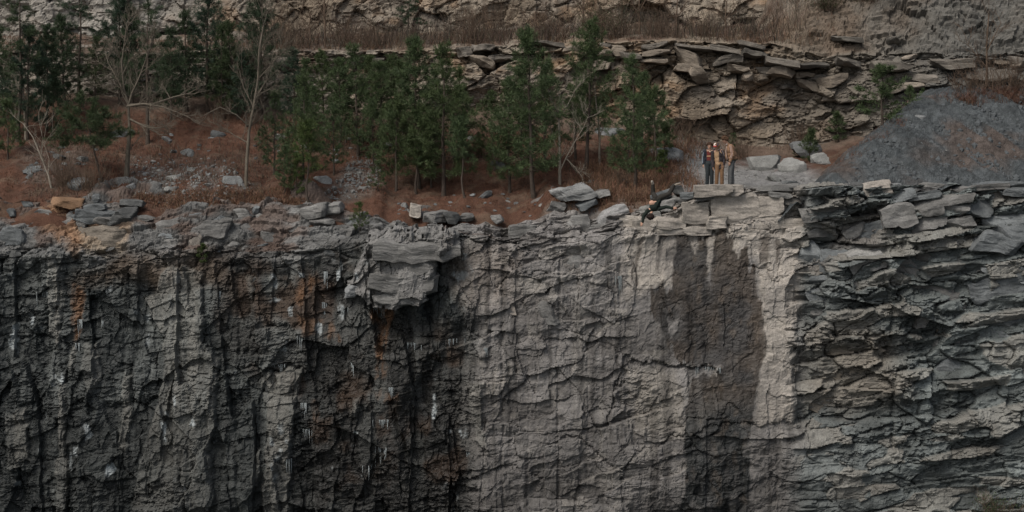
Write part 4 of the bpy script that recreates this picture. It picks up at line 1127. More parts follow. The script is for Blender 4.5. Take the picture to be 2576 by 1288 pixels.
def make_pine(seed, h, spread, base=.25, dens=1.0, kind='young', lean=(0, 0), nl=.22):
    """returns meshes trunk, branches, crown for a pine of height h"""
    spread *= 1.08
    rs = np.random.RandomState(seed)
    tr, br = Tubes(), Tubes()
    top = np.array([lean[0] * h, lean[1] * h, h])
    path = wobble(np.zeros(3), top, 9, .018 * h ** .5, rs)
    r0 = .012 * h + .012
    tr.tube(path, np.linspace(r0, .008, 9) * np.array([1.25] + [1] * 8), 7)
    def on(t):
        f = t * 8; i = min(int(f), 7); return path[i] + (path[i + 1] - path[i]) * (f - i)
    tufts = []                       # position, direction, size
    levels = int((7 + h * 2.3) * dens)
    for L in range(levels):
        t = base + (1 - base) * (L + rs.rand() * .8) / levels
        if t > .97: continue
        k = (t - base) / (1 - base)
        if kind == 'young':
            ln = spread * (1 - k) ** .75 * (.55 + .45 * min(1, k * 5)) + .12
        elif kind == 'column':
            ln = spread * (1 - k ** 2.2) * (.6 + .4 * min(1, k * 4)) + .12
        else:                        # old and ragged
            ln = spread * (1 - k ** 1.6) * rs.uniform(.45, 1.1) + .2
        nb = rs.randint(3, 6) if kind != 'old' else rs.randint(2, 4)
        a0 = rs.rand() * 6.28
        for b in range(nb):
            if rs.rand() < (.10 if kind != 'old' else .2): continue
            az = a0 + b * 6.28 / nb + rs.normal() * .3
            l = ln * rs.uniform(.6, 1.15)
            el = lerp(.05, .75, k) + rs.normal() * .15 if kind != 'old' else rs.normal() * .2 + .1
            p0 = on(t)
            d = np.array([math.cos(az) * math.cos(el), math.sin(az) * math.cos(el), math.sin(el)])
            n = 6
            s = np.linspace(0, 1, n)[:, None]
            pts = p0 + d * l * s + np.array([0, 0, 1]) * l * (.28 * s ** 2.2) * (1 if kind != 'old' else .35)
            pts[1:] += rs.normal(size=(n - 1, 3)) * .02 * l
            br.tube(pts, np.linspace(.006 + .007 * l, .003, n), 4)
            m = max(3, int(l / .115 * dens * (1.0 if kind != 'old' else 1.15)))
            for q in range(m):
                f = rs.uniform(.30 if kind != 'old' else .42, 1.0)
                i = min(int(f * 5), 4); p = pts[i] + (pts[i + 1] - pts[i]) * (f * 5 - i)
                side = rs.normal(size=3) * (.5, .5, .35)
                dd = d * .6 + side + np.array([0, 0, .35])
                dd /= np.linalg.norm(dd)
                off = dd * rs.uniform(.03, .42) * min(1, l)
                tufts.append((p + off, dd, rs.uniform(.7, 1.15)))
            dd = d + np.array([0, 0, .6]); tufts.append((pts[-1], dd / np.linalg.norm(dd), 1.2))
    for q in range(int(6 + 5 * dens)):
        tufts.append((on(rs.uniform(.86, 1)) + rs.normal(size=3) * .03, np.array([rs.normal() * .3, rs.normal() * .3, 1.0]), 1.1))
    # needle tufts: thin blades sprayed round the twig end
    K = 22
    P = np.array([a[0] for a in tufts]); Dn = np.array([a[1] for a in tufts]); Sz = np.array([a[2] for a in tufts])
    n = len(P)
    r = rs.normal(size=(n, K, 3)); r /= np.linalg.norm(r, axis=2)[..., None]
    dv = Dn[:, None] * rs.uniform(.25, 1.3, (n, K, 1)) + r * .85; dv /= np.linalg.norm(dv, axis=2)[..., None]
    root = P[:, None] - Dn[:, None] * (rs.uniform(0, .16, (n, K, 1)))
    ln = nl * Sz[:, None, None] * rs.uniform(.7, 1.1, (n, K, 1))
    tip = root + dv * ln
    w = np.cross(dv, rs.normal(size=(n, K, 3))); w /= np.linalg.norm(w, axis=2)[..., None] + 1e-9
    w *= .0085
    mid = root + dv * ln * .45
    V = np.stack([root, mid - w, tip, mid + w], 2).reshape(-1, 3)
    T = np.arange(len(V)).reshape(-1, 4)
    tone = np.clip(rs.uniform(0, 1, (n, 1, 1)) * .7 + rs.uniform(0, .3, (n, K, 1)), 0, 1)
    tone = np.broadcast_to(tone[:, :, None], (n, K, 4, 1)).reshape(-1, 1)
    return (tr.mesh('trunk', M_BARK), br.mesh('branches', M_BARK), tri_mesh('crown', V, T, None, np.repeat(tone, 3, 1)))

PV = {}
def pine_variant(key, *a, **k):
    PV[key] = make_pine(*a, **k)
    PV[key + '_h'] = a[1]
pine_variant('y1', 1, 5.6, 1.30, .10)
pine_variant('y2', 2, 5.2, 1.1, .20)
pine_variant('y3', 3, 6.2, 1.30, .14, 1.1)
pine_variant('y4', 4, 4.8, 1.25, .18)
pine_variant('c1', 5, 6.0, .95, .25, 1.1, 'column')
pine_variant('c2', 6, 5.0, .8, .38, 1.0, 'column')
pine_variant('s1', 7, 2.4, .75, .15, 1.1, nl=.14)
pine_variant('s2', 8, 1.4, .40, .12, 1.0, nl=.13)
pine_variant('o1', 9, 9.0, 2.0, .22, 1.0, 'old')
pine_variant('o2', 10, 8.0, 1.9, .30, 1.0, 'old')
pine_variant('o3', 11, 4.3, 1.7, .42, 1.5, 'old', (-.20, 0))
pine_variant('t1', 12, 3.6, .7, .45, .9)

def pine(key, X, Y, top, label, mat=None, place=None, rz=None, wide=1.0, group='pines on the slope'):
    """pine whose foot is seen at D (X, Y) and whose tip at D height `top`"""
    p = place or ground_hit(X, Y)
    _, _, zt = at(X, top, p[1])
    h = float(zt) - p[2]
    s = h / PV[key + '_h']
    o = empty('pine_tree', (p[0], p[1], p[2] - .05), random.uniform(0, 6.28) if rz is None else rz)
    o.scale = (s * wide, s * wide, s)
    o.rotation_euler = (random.gauss(0, .035), random.gauss(0, .035), o.rotation_euler.z)
    tag(o, label, 'pine tree', group)
    a, b, c = PV[key]
    link('trunk', a, None, o); tag(link('branches', b, None, o), kind='stuff')
    k = (c.name, (mat or M_NEEDLE).name)
    if k not in PROTO:
        c2 = c.copy(); c2.materials.clear(); c2.materials.append(mat or M_NEEDLE); PROTO[k] = c2
    tag(link('crown', PROTO[k], None, o), kind='stuff')
    return o

random.seed(12)
ND, NY = M_NEEDLE_D, M_NEEDLE_Y
for a in [
    # far left, dark
    ('o1', 45, 355, -70, 'tall dark ragged pine nearest the left edge of the photo', ND), ('y3', 70, 352, 55, 'dark pine with thin pale stems beside it at far left', ND), ('c1', 118, 330, 60, 'dark slender pine second from the tall ragged left pine', ND),
    ('o2', 197, 246, -80, 'tall pine with a bare dark trunk before the pale rubble at left', ND), ('s1', 20, 402, 245, 'low bright green pine crown cut by the left edge', M_NEEDLE), ('y1', -6, 345, 100, 'dark pine half cut off by the left edge of the photo', ND),
    ('o3', 264, 468, 225, 'dark leaning pine with a flat crown at the rim left of the forked bare tree', ND),
    ('o2', 372, 362, -30, 'dark pine behind the forked bare tree', ND), ('y3', 335, 268, 10, 'dark pine reaching the top edge left of the forked bare tree', ND), ('c1', 300, 262, -20, 'dark narrow pine high behind the leaning flat crowned pine', ND),
    ('y3', 524, 285, -45, 'big full dark pine left of the second bare tree', ND), ('y1', 470, 280, 20, 'dark pine on the left side of the big full dark pine', ND), ('y2', 565, 300, 60, 'dark pine between the big full dark pine and the second bare tree', ND), ('y2', 240, 270, 90, 'half hidden dark pine behind the leaning flat crowned pine', ND),
    ('y3', 655, 290, -40, 'tall dark pine reaching the top edge behind the second bare tree', ND), ('y1', 600, 300, 45, 'dark pine just left of the second bare tree top', ND), ('y2', 420, 275, 150, 'dark low pine between the forked bare tree and the big full pine', ND),
    # middle belt
    ('y1', 762, 470, 180, 'full green pine right of the second bare tree', None), ('y4', 716, 488, 365, 'low bushy green pine at the left end of the middle belt', None), ('s1', 745, 500, 395, 'small bushy pine crown low beside the yellow green sapling', NY), ('t1', 776, 512, 300, 'yellow green thin young pine lowest at the left of the middle belt', NY),
    ('c1', 816, 325, 122, 'pine with a double top left of the tallest middle pines', None), ('c2', 852, 370, 142, 'narrow pine right of the double topped pine', None), ('y2', 795, 380, 215, 'pine with a thin trunk between full green pine and narrow pine', None), ('y2', 735, 330, 120, 'dark pine behind the full green pine', ND),
    ('y1', 900, 392, 103, 'tall pine with a visible bent trunk left of the middle', None), ('c2', 930, 330, 135, 'slender pine behind the bent trunk pine', None), ('y4', 996, 482, 240, 'lush wide pine in the middle of the belt', None), ('s1', 950, 480, 400, 'small low green pine left of the lush wide pine', None),
    ('y3', 1054, 472, 85, 'tallest pine of the middle belt', None), ('c2', 1046, 488, 260, 'very thin pine close left of the tallest middle pine', None), ('y1', 1116, 494, 100, 'tall full pine right of the tallest middle pine', None), ('t1', 1169, 498, 290, 'slim short pine right of the tall full pine', None), ('y2', 1010, 400, 150, 'pine behind the lush wide middle pine', None), ('y2', 1085, 420, 170, 'pine in the gap between the two tall middle pines', None),
    ('c2', 960, 390, 150, 'slim pine behind the left side of the lush wide pine', None), ('c2', 1150, 420, 210, 'slim pine behind the right side of the tall full pine', None), ('y4', 1205, 400, 330, 'low pine between the middle belt and the tall right pine', None),
    ('y1', 690, 440, 220, 'green pine at the left end of the belt beside the second bare tree', None), ('y4', 840, 440, 260, 'bushy pine low between the full green pine and the bent trunk pine', None), ('y1', 870, 360, 160, 'pine crowding behind the narrow pine of the left belt', None), ('y4', 940, 430, 250, 'bushy pine between the bent trunk pine and the lush wide pine', None),
    ('y1', 985, 360, 130, 'pine high behind the lush wide pine', None), ('y4', 1085, 470, 300, 'low bushy pine at the feet of the two tall middle pines', None), ('y1', 1140, 400, 160, 'pine at the right shoulder of the tall full pine', None), ('y4', 1245, 430, 230, 'bushy pine left of the shorter pine beside the large tall pine', None), ('y2', 1375, 430, 150, 'pine between the large tall pine and the white bare tree', None),
    ('y2', 1620, 420, 180, 'second stem of pine behind the bushy pine', None), ('y1', 770, 330, 140, 'pine behind the left belt near the pale wall rocks', None), ('y3', 165, 300, 30, 'dark pine filling the gap between the far left pines and the bare dark trunk', ND), ('y1', 10, 300, 60, 'dark pine behind the tall ragged left pine', ND), ('y1', 430, 300, 60, 'dark pine behind the arching branches of the forked bare tree', ND), ('y2', 620, 320, 130, 'dark pine behind the base of the second bare tree', ND), ('y4', 130, 350, 190, 'dark bushy pine low in the far left group', ND),
    ('y3', 1343, 498, 62, 'large tall pine left of the white bare tree', None), ('y1', 1282, 486, 190, 'shorter pine close left of the large tall pine', None), ('y2', 1310, 440, 170, 'pine crowding behind the large tall pine', None),
    ('c1', 1475, 425, 45, 'tall narrow pine right of the white bare tree', None), ('y2', 1448, 400, 170, 'pine behind the white bare tree', None), ('t1', 1506, 390, 240, 'small thin pine under the tall narrow pine', None),
    ('y1', 1598, 474, 130, 'bushy pine above the falling person', None), ('t1', 1650, 435, 215, 'slim pine on the right side of the bushy pine', None), ('s1', 1580, 440, 300, 'low pine inside the left of the bushy pine', None), ('s2', 1672, 400, 310, 'little pine right of the bushy pine near the striped boulder', None), ('s2', 1662, 440, 378, 'yellow green seedling pine below the striped boulder', NY),
    # seedlings on the rim
    ('s2', 1440, 562, 535, 'tiny green pine seedling on the rocks below the white bare tree', NY), ('s2', 1845, 385, 335, 'small pine behind the tall person', None),
    ('s2', 2037, 410, 325, 'tiny pine in front of the pale rounded boulder', None), ('s2', 2108, 352, 282, 'young pine at the left foot of the gravel heap', None), ('s2', 2000, 395, 370, 'low green seedling between two pale boulders', None),
]:
    pine(*a)
for a in [('s1', 905, 585, 505, 'small pale green pine growing on the cliff shoulder left of the overhang', NY, .65), ('s2', 510, 662, 612, 'tiny bright green pine growing out of the left cliff face', NY, -.15)]:
    x, y, z = at(a[1], a[2], a[6]); pine(a[0], a[1], a[2], a[3], a[4], a[5], (float(x), float(y), float(z)), group='pines rooted on the cliff')
for a in [('s1', 2222, 262, 160, 'bushy small pine at the top left of the gravel heap'), ('s2', 2287, 246, 215, 'tiny pine seedling on the crest right of the bushy small pine'), ('s2', 2320, 246, 220, 'last tiny pine seedling along the heap crest')]:
    ys = np.arange(.3, 9, .02); xx, _, zz = at(a[1], a[2], ys); hh = pile_h(xx, ys); i = np.nonzero(zz <= hh)[0]; i = i[0] if len(i) else np.argmin(zz - hh)
    pine(a[0], a[1], a[2], a[2 + 1], a[4], None, (float(xx[i]), float(ys[i]), float(hh[i])), wide=1.5 if a[0] == 's1' else 1, group='pines on the gravel heap')
def bench_np(X, y):
    x = at(X, 100, y)[0]
    D = xtoD(x, FOOTY + 0 * x)
    zt = zrow(D, L_TOP, FOOTY + .5); r = sst(1930, 2080, D)
    t = (y - FOOTY - .9) / lerp(6.2, 3.2, r)
    return np.stack([x, y, zt + np.maximum(0, t) * lerp(1.0, 5.4, r)], -1)
def bench_at(X, y):
    return tuple(float(q) for q in bench_np(np.array([X], float), np.array([y], float))[0])
pine('o2', 1025, 115, -60, 'dark layered pine standing on the bench above the middle pines', ND, bench_at(1025, 14.5), group='pines on the bench')

# ---- bare trees
def limb(tb, p, d, l, r, depth, rs, up=.25, nmin=2, tips=None):
    n = 6
    pts = [p]; dd = d / np.linalg.norm(d)
    for k in range(n):
        dd = dd + rs.normal(size=3) * .13 + np.array([0, 0, up * .12]); dd /= np.linalg.norm(dd)
        pts.append(pts[-1] + dd * l / n)
    pts = np.array(pts)
    tb.tube(pts, np.linspace(r, r * .55, n + 1), 5 if depth > 1 else 3)
    if depth == 0: return
    for k in range(rs.randint(nmin, nmin + 3)):
        f = rs.uniform(.35, 1); i = min(int(f * n), n - 1)
        ax = rs.normal(size=3); ax -= dd * ax.dot(dd); ax /= np.linalg.norm(ax)
        nd = dd * rs.uniform(.6, 1) + ax * rs.uniform(.4, .9) + np.array([0, 0, up])
        limb(tb, pts[i], nd, l * rs.uniform(.45, .75), r * .52, depth - 1, rs, up, nmin)

def bare_tree(name, X, Y, forks, label, mat, cat='bare tree', place=None, seed=1, depth=3, r0=.07, group=None, twist=1.0):
    """trunk drawn through D points `forks[0]`, side stems in the rest; each stem is a list of (X, Y, dy)"""
    rs = np.random.RandomState(seed)
    p = place or ground_hit(X, Y)
    o = empty(name, p)
    k = DS / (F / (p[1] - CAMY))
    def loc(q): return np.array([(q[0] - X) * k, q[2] if len(q) > 2 else 0.0, (Y - q[1]) * k])
    tb = Tubes(); path = np.array([np.zeros(3) - (0, 0, .1)] + [loc(q) for q in forks[0]])
    n = len(path); tb.tube(path, np.linspace(r0 * 1.15, r0 * .45, n), 7)
    link('trunk', tb.mesh('trunk', mat), None, o)
    bt = Tubes()
    paths = [path] + [np.array([loc(q) for q in f]) for f in forks[1:]]
    for j, f in enumerate(paths[1:]):
        bt.tube(f, np.linspace(r0 * .5, r0 * .18, len(f)), 5)
    for j, f in enumerate(paths):
        for i in range(1 if j else max(1, n // 2), len(f)):
            for q in range(2 if i < len(f) - 1 else 3):
                t = rs.rand(); a = f[i - 1] + (f[i] - f[i - 1]) * t; d = f[i] - f[i - 1]; L = np.linalg.norm(d)
                side = rs.normal(size=3) * (1, .8, .5)
                limb(bt, a if i < len(f) - 1 or q else f[-1], d / L + side * .7 * twist, rs.uniform(.5, 1.0) * min(1.1, L * 1.1) + .2, max(r0 * .20, .008), depth - 1, rs, nmin=3)
    tag(link('branches', bt.mesh('branches', mat), None, o), kind='stuff')
    tag(o, label, cat, group)
    return o
bare_tree('bare_tree', 318, 447, [[(322, 400), (328, 330), (326, 265)], [(326, 265), (335, 235), (352, 200), (372, 150), (390, 110)], [(326, 265), (315, 225), (310, 160), (318, 110), (325, 60)], [(326, 268, -.3), (370, 262, -.5), (420, 270, -.6), (460, 285, -.7)], [(328, 300), (370, 318, -.4), (410, 338, -.5)], [(318, 240), (290, 190, .3), (270, 160, .5)], [(326, 265), (390, 262), (440, 245), (480, 235)]],
          'grey forked bare tree with wide arching branches at left', M_GREYBARK, seed=3, r0=.095, depth=4)
bare_tree('bare_tree', 618, 470, [[(622, 400), (628, 330), (640, 270), (652, 200), (655, 130), (668, 60)], [(630, 320), (600, 290, -.3), (560, 270, -.4), (530, 285, -.5)], [(645, 250), (675, 200), (690, 140)], [(640, 270), (615, 220), (600, 160)], [(652, 200), (690, 160), (712, 110)], [(626, 360), (590, 340), (560, 320)]],
          'pale slender bare tree with upswept branches right of the big full pine', M_GREYBARK, seed=5, r0=.058, depth=4)
bare_tree('bare_tree', 1408, 464, [[(1408, 410), (1407, 350), (1405, 285), (1408, 240)], [(1405, 285), (1385, 250), (1375, 215), (1362, 185)], [(1408, 432), (1425, 395), (1450, 350), (1468, 320), (1480, 290)], [(1406, 300), (1430, 260), (1445, 230)], [(1425, 400), (1445, 420), (1460, 440)]],
          'white barked bare tree with a long side stem above the rim', M_PALEBARK, seed=7, r0=.052, depth=3)
bare_tree('bare_tree', 1508, 415, [[(1508, 370), (1509, 340), (1500, 270), (1495, 215)], [(1509, 340), (1522, 315), (1535, 290)]], 'single thin pale stem right of the white bare tree', M_PALEBARK, seed=9, r0=.04, depth=2)
bare_tree('bare_tree', 131, 476, [[(122, 440), (105, 395), (85, 345), (60, 310)], [(105, 395), (110, 350), (100, 300)], [(122, 440), (125, 400), (112, 360)]], 'thin leaning pale sapling on the rim at far left', M_PALEBARK, seed=11, r0=.035, depth=2)
bare_tree('bare_tree', 65, 350, [[(63, 290), (60, 220), (58, 180)], [(60, 260), (45, 210), (35, 170)]], 'pair of pale thin stems among the far left pines', M_PALEBARK, seed=12, r0=.045, depth=2)
for i, (X, y, top, lab) in enumerate([(817, 14.0, -60, 'dark bare trunk on the bench left of the layered pine'), (780, 14.6, 30, 'short twiggy bare tree on the bench left of the dark bare trunk'), (1467, 15.0, -40, 'bare tree behind the tip of the tall narrow pine'), (1608, 14.6, -30, 'thin bare tree right of the big bench shrub'),
                                      (1702, 14.6, 0, 'twiggy bare tree on the bench above the brown wall'), (1825, 14.8, 5, 'dark spreading bare tree on the bench above the people'), (848, 15.5, 60, 'thin leafless stem right of the dark bench trunk'), (1190, 15.5, 40, 'thin leafless tree on the bench above the pale ledge'), (1345, 15.5, 30, 'leafless brush tree on the bench left of the big shrub'), (690, 15.0, 20, 'leafless tree on the bench above the full green pine')]):
    p = bench_at(X, y); _, Yb = proj(p[0], p[1], p[2]); Yb = float(Yb)
    m_ = lerp(Yb, top, .5)
    bare_tree('bare_tree', X, Yb, [[(X + 1, lerp(Yb, top, .3)), (X - 1, m_), (X + 2, top)], [(X, m_), (X + 18, lerp(Yb, top, .8)), (X + 28, top)], [(X, lerp(Yb, top, .4)), (X - 16, lerp(Yb, top, .65)), (X - 26, lerp(Yb, top, .9))]], lab, M_TWIG, place=p, seed=30 + i, r0=.05, depth=3)
ys = np.arange(.3, 9, .02); xx, _, zz = at(2480, 225, ys); i = int(np.argmin(np.abs(ys - 6.5)))
bare_tree('bare_tree', 2480, 228, [[(2482, 180), (2480, 120), (2484, 40)], [(2481, 170), (2455, 140), (2430, 110)], [(2481, 130), (2500, 90), (2515, 60)]], 'dark leafless tree on the crest of the gravel heap', M_TWIG, place=(float(xx[i]), 6.5, float(pile_h(xx[i], 6.5))), seed=50, r0=.05, depth=3)

# ---- shrubs: many thin stems
def shrub(name, p, w, h, label, mat, seed, stems=40, leaf=None, group='shrubs'):
    rs = np.random.RandomState(seed); o = empty(name, p); tb = Tubes(); tips = []
    for k in range(stems):
        a = rs.rand() * 6.28; r = rs.uniform(0, .35) * w
        b = np.array([math.cos(a) * r, math.sin(a) * r, -.05])
        e = np.array([math.cos(a) * r * 1.6 + rs.normal() * w * .2, math.sin(a) * r * 1.6 + rs.normal() * w * .15, h * rs.uniform(.55, 1.0)])
        pts = wobble(b, e, 6, .035, rs); tb.tube(pts, np.linspace(.010, .004, 6), 3); tips.append(pts[2:])
        for q in range(4):
            i = rs.randint(1, 5); d = rs.normal(size=3) * .6 + (0, 0, .8)
            s = np.array([pts[i], pts[i] + d * .12 * h ** .5, pts[i] + d * .25 * h ** .5 + rs.normal(size=3) * .03]); tb.tube(s, [.006, .004, .003], 3); tips.append(s[1:])
    tag(link('stems', tb.mesh('stems', mat), None, o), kind='stuff')
    if leaf is not None:
        P = np.concatenate(tips); P = P[rs.randint(0, len(P), 900)] + rs.normal(size=(900, 3)) * .06
        d = rs.normal(size=(900, 3)); d /= np.linalg.norm(d, axis=1)[:, None]; e = np.cross(d, rs.normal(size=(900, 3))); e /= np.linalg.norm(e, axis=1)[:, None]
        V = np.stack([P, P + d * .035 + e * .016, P + d * .07, P + d * .035 - e * .016], 1).reshape(-1, 3)
        tag(link('leaves', tri_mesh('leaves', V, np.arange(len(V)).reshape(-1, 4), leaf, np.repeat(rs.rand(900), 4)[:, None].repeat(3, 1)), None, o), kind='stuff')
    return tag(o, label, 'shrub', group)
M_OLIVE = needles('olive_shrub_leaves', (.030, .034, .018), (.062, .062, .034))
rs = np.random.RandomState(77)
for X, y, w, h, lab, lf in [(1550, 14.3, 2.6, 2.2, 'large olive green shrub on the bench behind the tall narrow pine', M_OLIVE), (1500, 14.0, 1.5, 1.4, 'olive shrub at the left side of the large bench shrub', M_OLIVE), (1180, 14.0, 1.8, 1.7, 'brown leafless shrub on the bench right of the layered pine', None), (1240, 14.2, 1.6, 1.9, 'tall leafless brush on the bench above the pale ledge', None),
                            (730, 14.2, 2.2, 1.5, 'wide brown shrub on the bench left of the dark bench trunk', None), (940, 14.0, 1.6, 1.0, 'brown brush on the bench between the trunk and the layered pine', None), (1660, 14.0, 1.2, 1.2, 'leafless brush right of the large bench shrub', None), (1760, 14.2, 1.4, .9, 'low brush on the bench above the brown wall', None),
                            (2180, 14.2, 1.8, .7, 'low green bush growing on the right back wall', M_OLIVE), (2080, 14.0, 1.2, .6, 'small green bush left of the low green bush on the right wall', M_OLIVE), (1380, 14.3, 1.6, 1.3, 'leafless brush behind the large tall pine', None), (880, 14.4, 1.6, 1.4, 'leafless brush behind the tall bent trunk pine', None)]:
    shrub('shrub', bench_at(X, y), w, h, lab, M_TWIG, int(X), 46, lf)
for X, Y, w, h, lab in [(160, 470, 1.5, 1.3, 'leafless brush at the foot of the leaning dark pine'), (1465, 505, .9, .7, 'dry brush tucked under the tilted grey slab'), (1870, 400, 1.4, 1.0, 'dry brush right behind the tall person'), (1560, 470, 1.4, .8, 'dry brush left of the falling person'), (2010, 350, 1.0, .9, 'brown brush against the wall above the pale boulders'), (1720, 345, 1.6, .9, 'brown brush at the wall foot behind the striped boulder'), (230, 475, 1.2, 1.0, 'leafless brush right of the leaning dark pine'), (560, 300, 1.6, 1.0, 'brown brush under the big full pine')]:
    shrub('shrub', ground_hit(X, Y), w, h, lab, M_TWIG, int(X) + 5, 40)
for X, y, w, h, lab in [(2500, 6.0, 2.6, 1.6, 'rusty dry brush on the right end of the heap crest'), (2560, 6.3, 2.0, 1.4, 'rusty dry brush cut off by the right edge'), (2430, 6.2, 1.6, .9, 'rusty low brush on the heap crest left of the leafless tree')]:
    x, _, _ = at(X, 230, y); shrub('shrub', (float(x), y, float(pile_h(np.array(x), np.array(y)))), w, h, lab, M_TWIG, int(X) + 9, 46)
x, y, z = at(2500, 1300, -.7); shrub('shrub', (float(x), float(y) - .3, float(z)), 2.0, .9, 'dark green shrub at the foot of the cliff in the lower right corner', M_TWIG, 99, 40, M_NEEDLE_D)

# ---- dry grass
def grass(name, poly_, n, seed, hgt, col, label, ground, spread=14):
    m, nt, b = nodes_of(name + '_blades', .9, .1)
    at_ = N(nt, 'ShaderNodeVertexColor', layer_name='Col'); nt.links.new(at_.outputs['Color'], b.inputs['Base Color'])
    rs = np.random.RandomState(seed); Q = np.array(poly_, float)
    k = n * 4
    X = rs.uniform(Q[:, 0].min(), Q[:, 0].max(), k); Y = rs.uniform(Q[:, 1].min(), Q[:, 1].max(), k)
    clump = fbm(X / 22, Y / 12, 3, seed) * .5 + .5
    ok = (poly(X, Y, Q, spread) * clump ** 1.3) > rs.uniform(0, 1, k)
    X, Y = X[ok][:n], Y[ok][:n]
    if ground == 'bench':
        P = bench_np(X, 13.1 + 4.5 * rs.rand(len(X)))
    else:
        f = H if ground == 'slope' else pile_h
        ys = np.arange(.3, 12, .15)[:, None]
        xx, _, zz = at(X[None], Y[None], ys); hit = zz <= f(xx, np.broadcast_to(ys, xx.shape)); i = hit.argmax(0); g = hit.any(0)
        P = np.stack([xx[i, np.arange(len(X))], ys[i, 0], zz[i, np.arange(len(X))]], 1)[g]
        P[:, 2] = f(P[:, 0], P[:, 1])
    n = len(P); h = hgt * rs.uniform(.4, 1.1, n)[:, None]
    d = rs.normal(size=(n, 3)) * (.28, .28, 0) + (0, 0, 1); a = rs.rand(n) * 6.28
    w = np.stack([np.cos(a), np.sin(a), 0 * a], 1) * .010
    bend = rs.normal(size=(n, 3)) * (.3, .3, .05)
    m_ = P + d * h * .55
    V = np.stack([P - w, P + w, m_ + w * .7, m_ - w * .7, m_ - w * .7, m_ + w * .7, P + np.clip(d + bend, -.8, 1.3) * h, P + np.clip(d + bend, -.8, 1.3) * h - w * .2], 1).reshape(-1, 3)
    V[:, 2] -= .02
    c = np.array(col) * rs.uniform(.55, 1.4, (n, 1)) * (1 + .10 * rs.normal(size=(n, 3)) * (1, .6, .5))
    tag(link(name, tri_mesh(name, V, np.arange(len(V)).reshape(-1, 4), m, np.repeat(np.clip(c, .01, .5), 8, 0))), label, 'grass', kind='stuff')
grass('dry_grass', [(1400, 520), (1480, 420), (1600, 390), (1700, 340), (1770, 350), (1740, 430), (1765, 470), (1690, 490), (1640, 520), (1500, 540)], 9000, 1, .36, (.125, .076, .052), 'dry russet grass on the slope left of the people', 'slope')
grass('pine_straw', [(0, 300), (600, 280), (1400, 320), (1550, 400), (1480, 470), (1380, 540), (800, 540), (300, 520), (0, 515)], 26000, 2, .11, (.105, .052, .034), 'loose rust coloured pine straw and dead weeds over the slope', 'slope', 25)
grass('bench_grass', [(0, 100), (2100, 100), (2100, 110), (0, 110)], 9000, 3, .26, (.095, .062, .042), 'dry brown grass along the bench above the brown wall', 'bench', 5)
grass('heap_weeds', [(2020, 460), (2100, 350), (2200, 280), (2290, 260), (2280, 330), (2180, 380), (2100, 450)], 5000, 4, .26, (.105, .060, .044), 'rusty dry weeds on the left flank of the gravel heap', 'pile')
grass('crest_weeds', [(2330, 260), (2450, 245), (2600, 225), (2600, 275), (2450, 268)], 3000, 5, .40, (.095, .056, .042), 'rusty dry weeds along the crest of the gravel heap', 'pile', 6)
grass('rim_weeds', [(330, 500), (700, 480), (760, 520), (600, 535), (420, 530)], 7000, 6, .22, (.14, .085, .058), 'brown dead weeds along the left rim', 'slope', 10)
grass('bench_brush', [(620, 60), (2050, 60), (2050, 110), (620, 110)], 3500, 8, 1.15, (.062, .050, .040), 'tangle of thin leafless stems along the bench above the brown wall', 'bench', 5)
grass('wall_scrub', [(1640, 360), (1780, 300), (2000, 340), (2080, 350), (2000, 385), (1780, 385)], 1800, 9, .65, (.085, .062, .046), 'dry brown scrub along the foot of the brown wall', 'slope', 14)
grass('slope_brush', [(640, 300), (1450, 330), (1450, 440), (900, 400), (640, 380)], 2600, 10, .55, (.075, .055, .042), 'thin dead brush under the pines', 'slope', 20)
grass('twig_litter', [(60, 360), (640, 360), (700, 510), (340, 515), (60, 500)], 3500, 11, .30, (.085, .066, .052), 'grey brown twigs and dead weeds among the stones of the left slope', 'slope', 20)

# ------------------------------------------------------------------ people
def flatmat(name, c, rough=.85, var=.18, scale=30):
    m, nt, b = nodes_of(name, rough, .2)
    co = N(nt, 'ShaderNodeTexCoord').outputs['Object']
    rg = N(nt, 'ShaderNodeRGB'); rg.outputs[0].default_value = (*c, 1)
    nt.links.new(rgbmul(nt, rg.outputs[0], mrange(nt, noise(nt, co, scale, 4), .3, .7, 1 - var, 1 + var)), b.inputs['Base Color'])
    bp = N(nt, 'ShaderNodeBump'); bp.inputs['Strength'].default_value = .35; bp.inputs['Distance'].default_value = .012
    nt.links.new(noise(nt, co, 12, 4), bp.inputs['Height']); nt.links.new(bp.outputs[0], b.inputs['Normal'])
    return m
SKIN = flatmat('skin', (.42, .255, .185), .6, .06)
FM = lambda n, c, **k: flatmat(n, c, **k)

def chain(pts, rad, out=None):
    """list of spheres along a polyline"""
    pts = [np.asarray(p, float) for p in pts]
    if isinstance(rad, (int, float)): rad = [rad] * len(pts)
    S = []
    for a, b, r0, r1 in zip(pts[:-1], pts[1:], rad[:-1], rad[1:]):
        n = max(2, int(np.linalg.norm(b - a) / (.35 * min(r0, r1))) + 1)
        for t in np.linspace(0, 1, n):
            r = lerp(r0, r1, t); S.append((lerp(a, b, t), (r, r, r)))
    return S

def ell(c, r, k=1.0):
    return [(np.asarray(c, float), tuple(np.asarray(r) * k))]

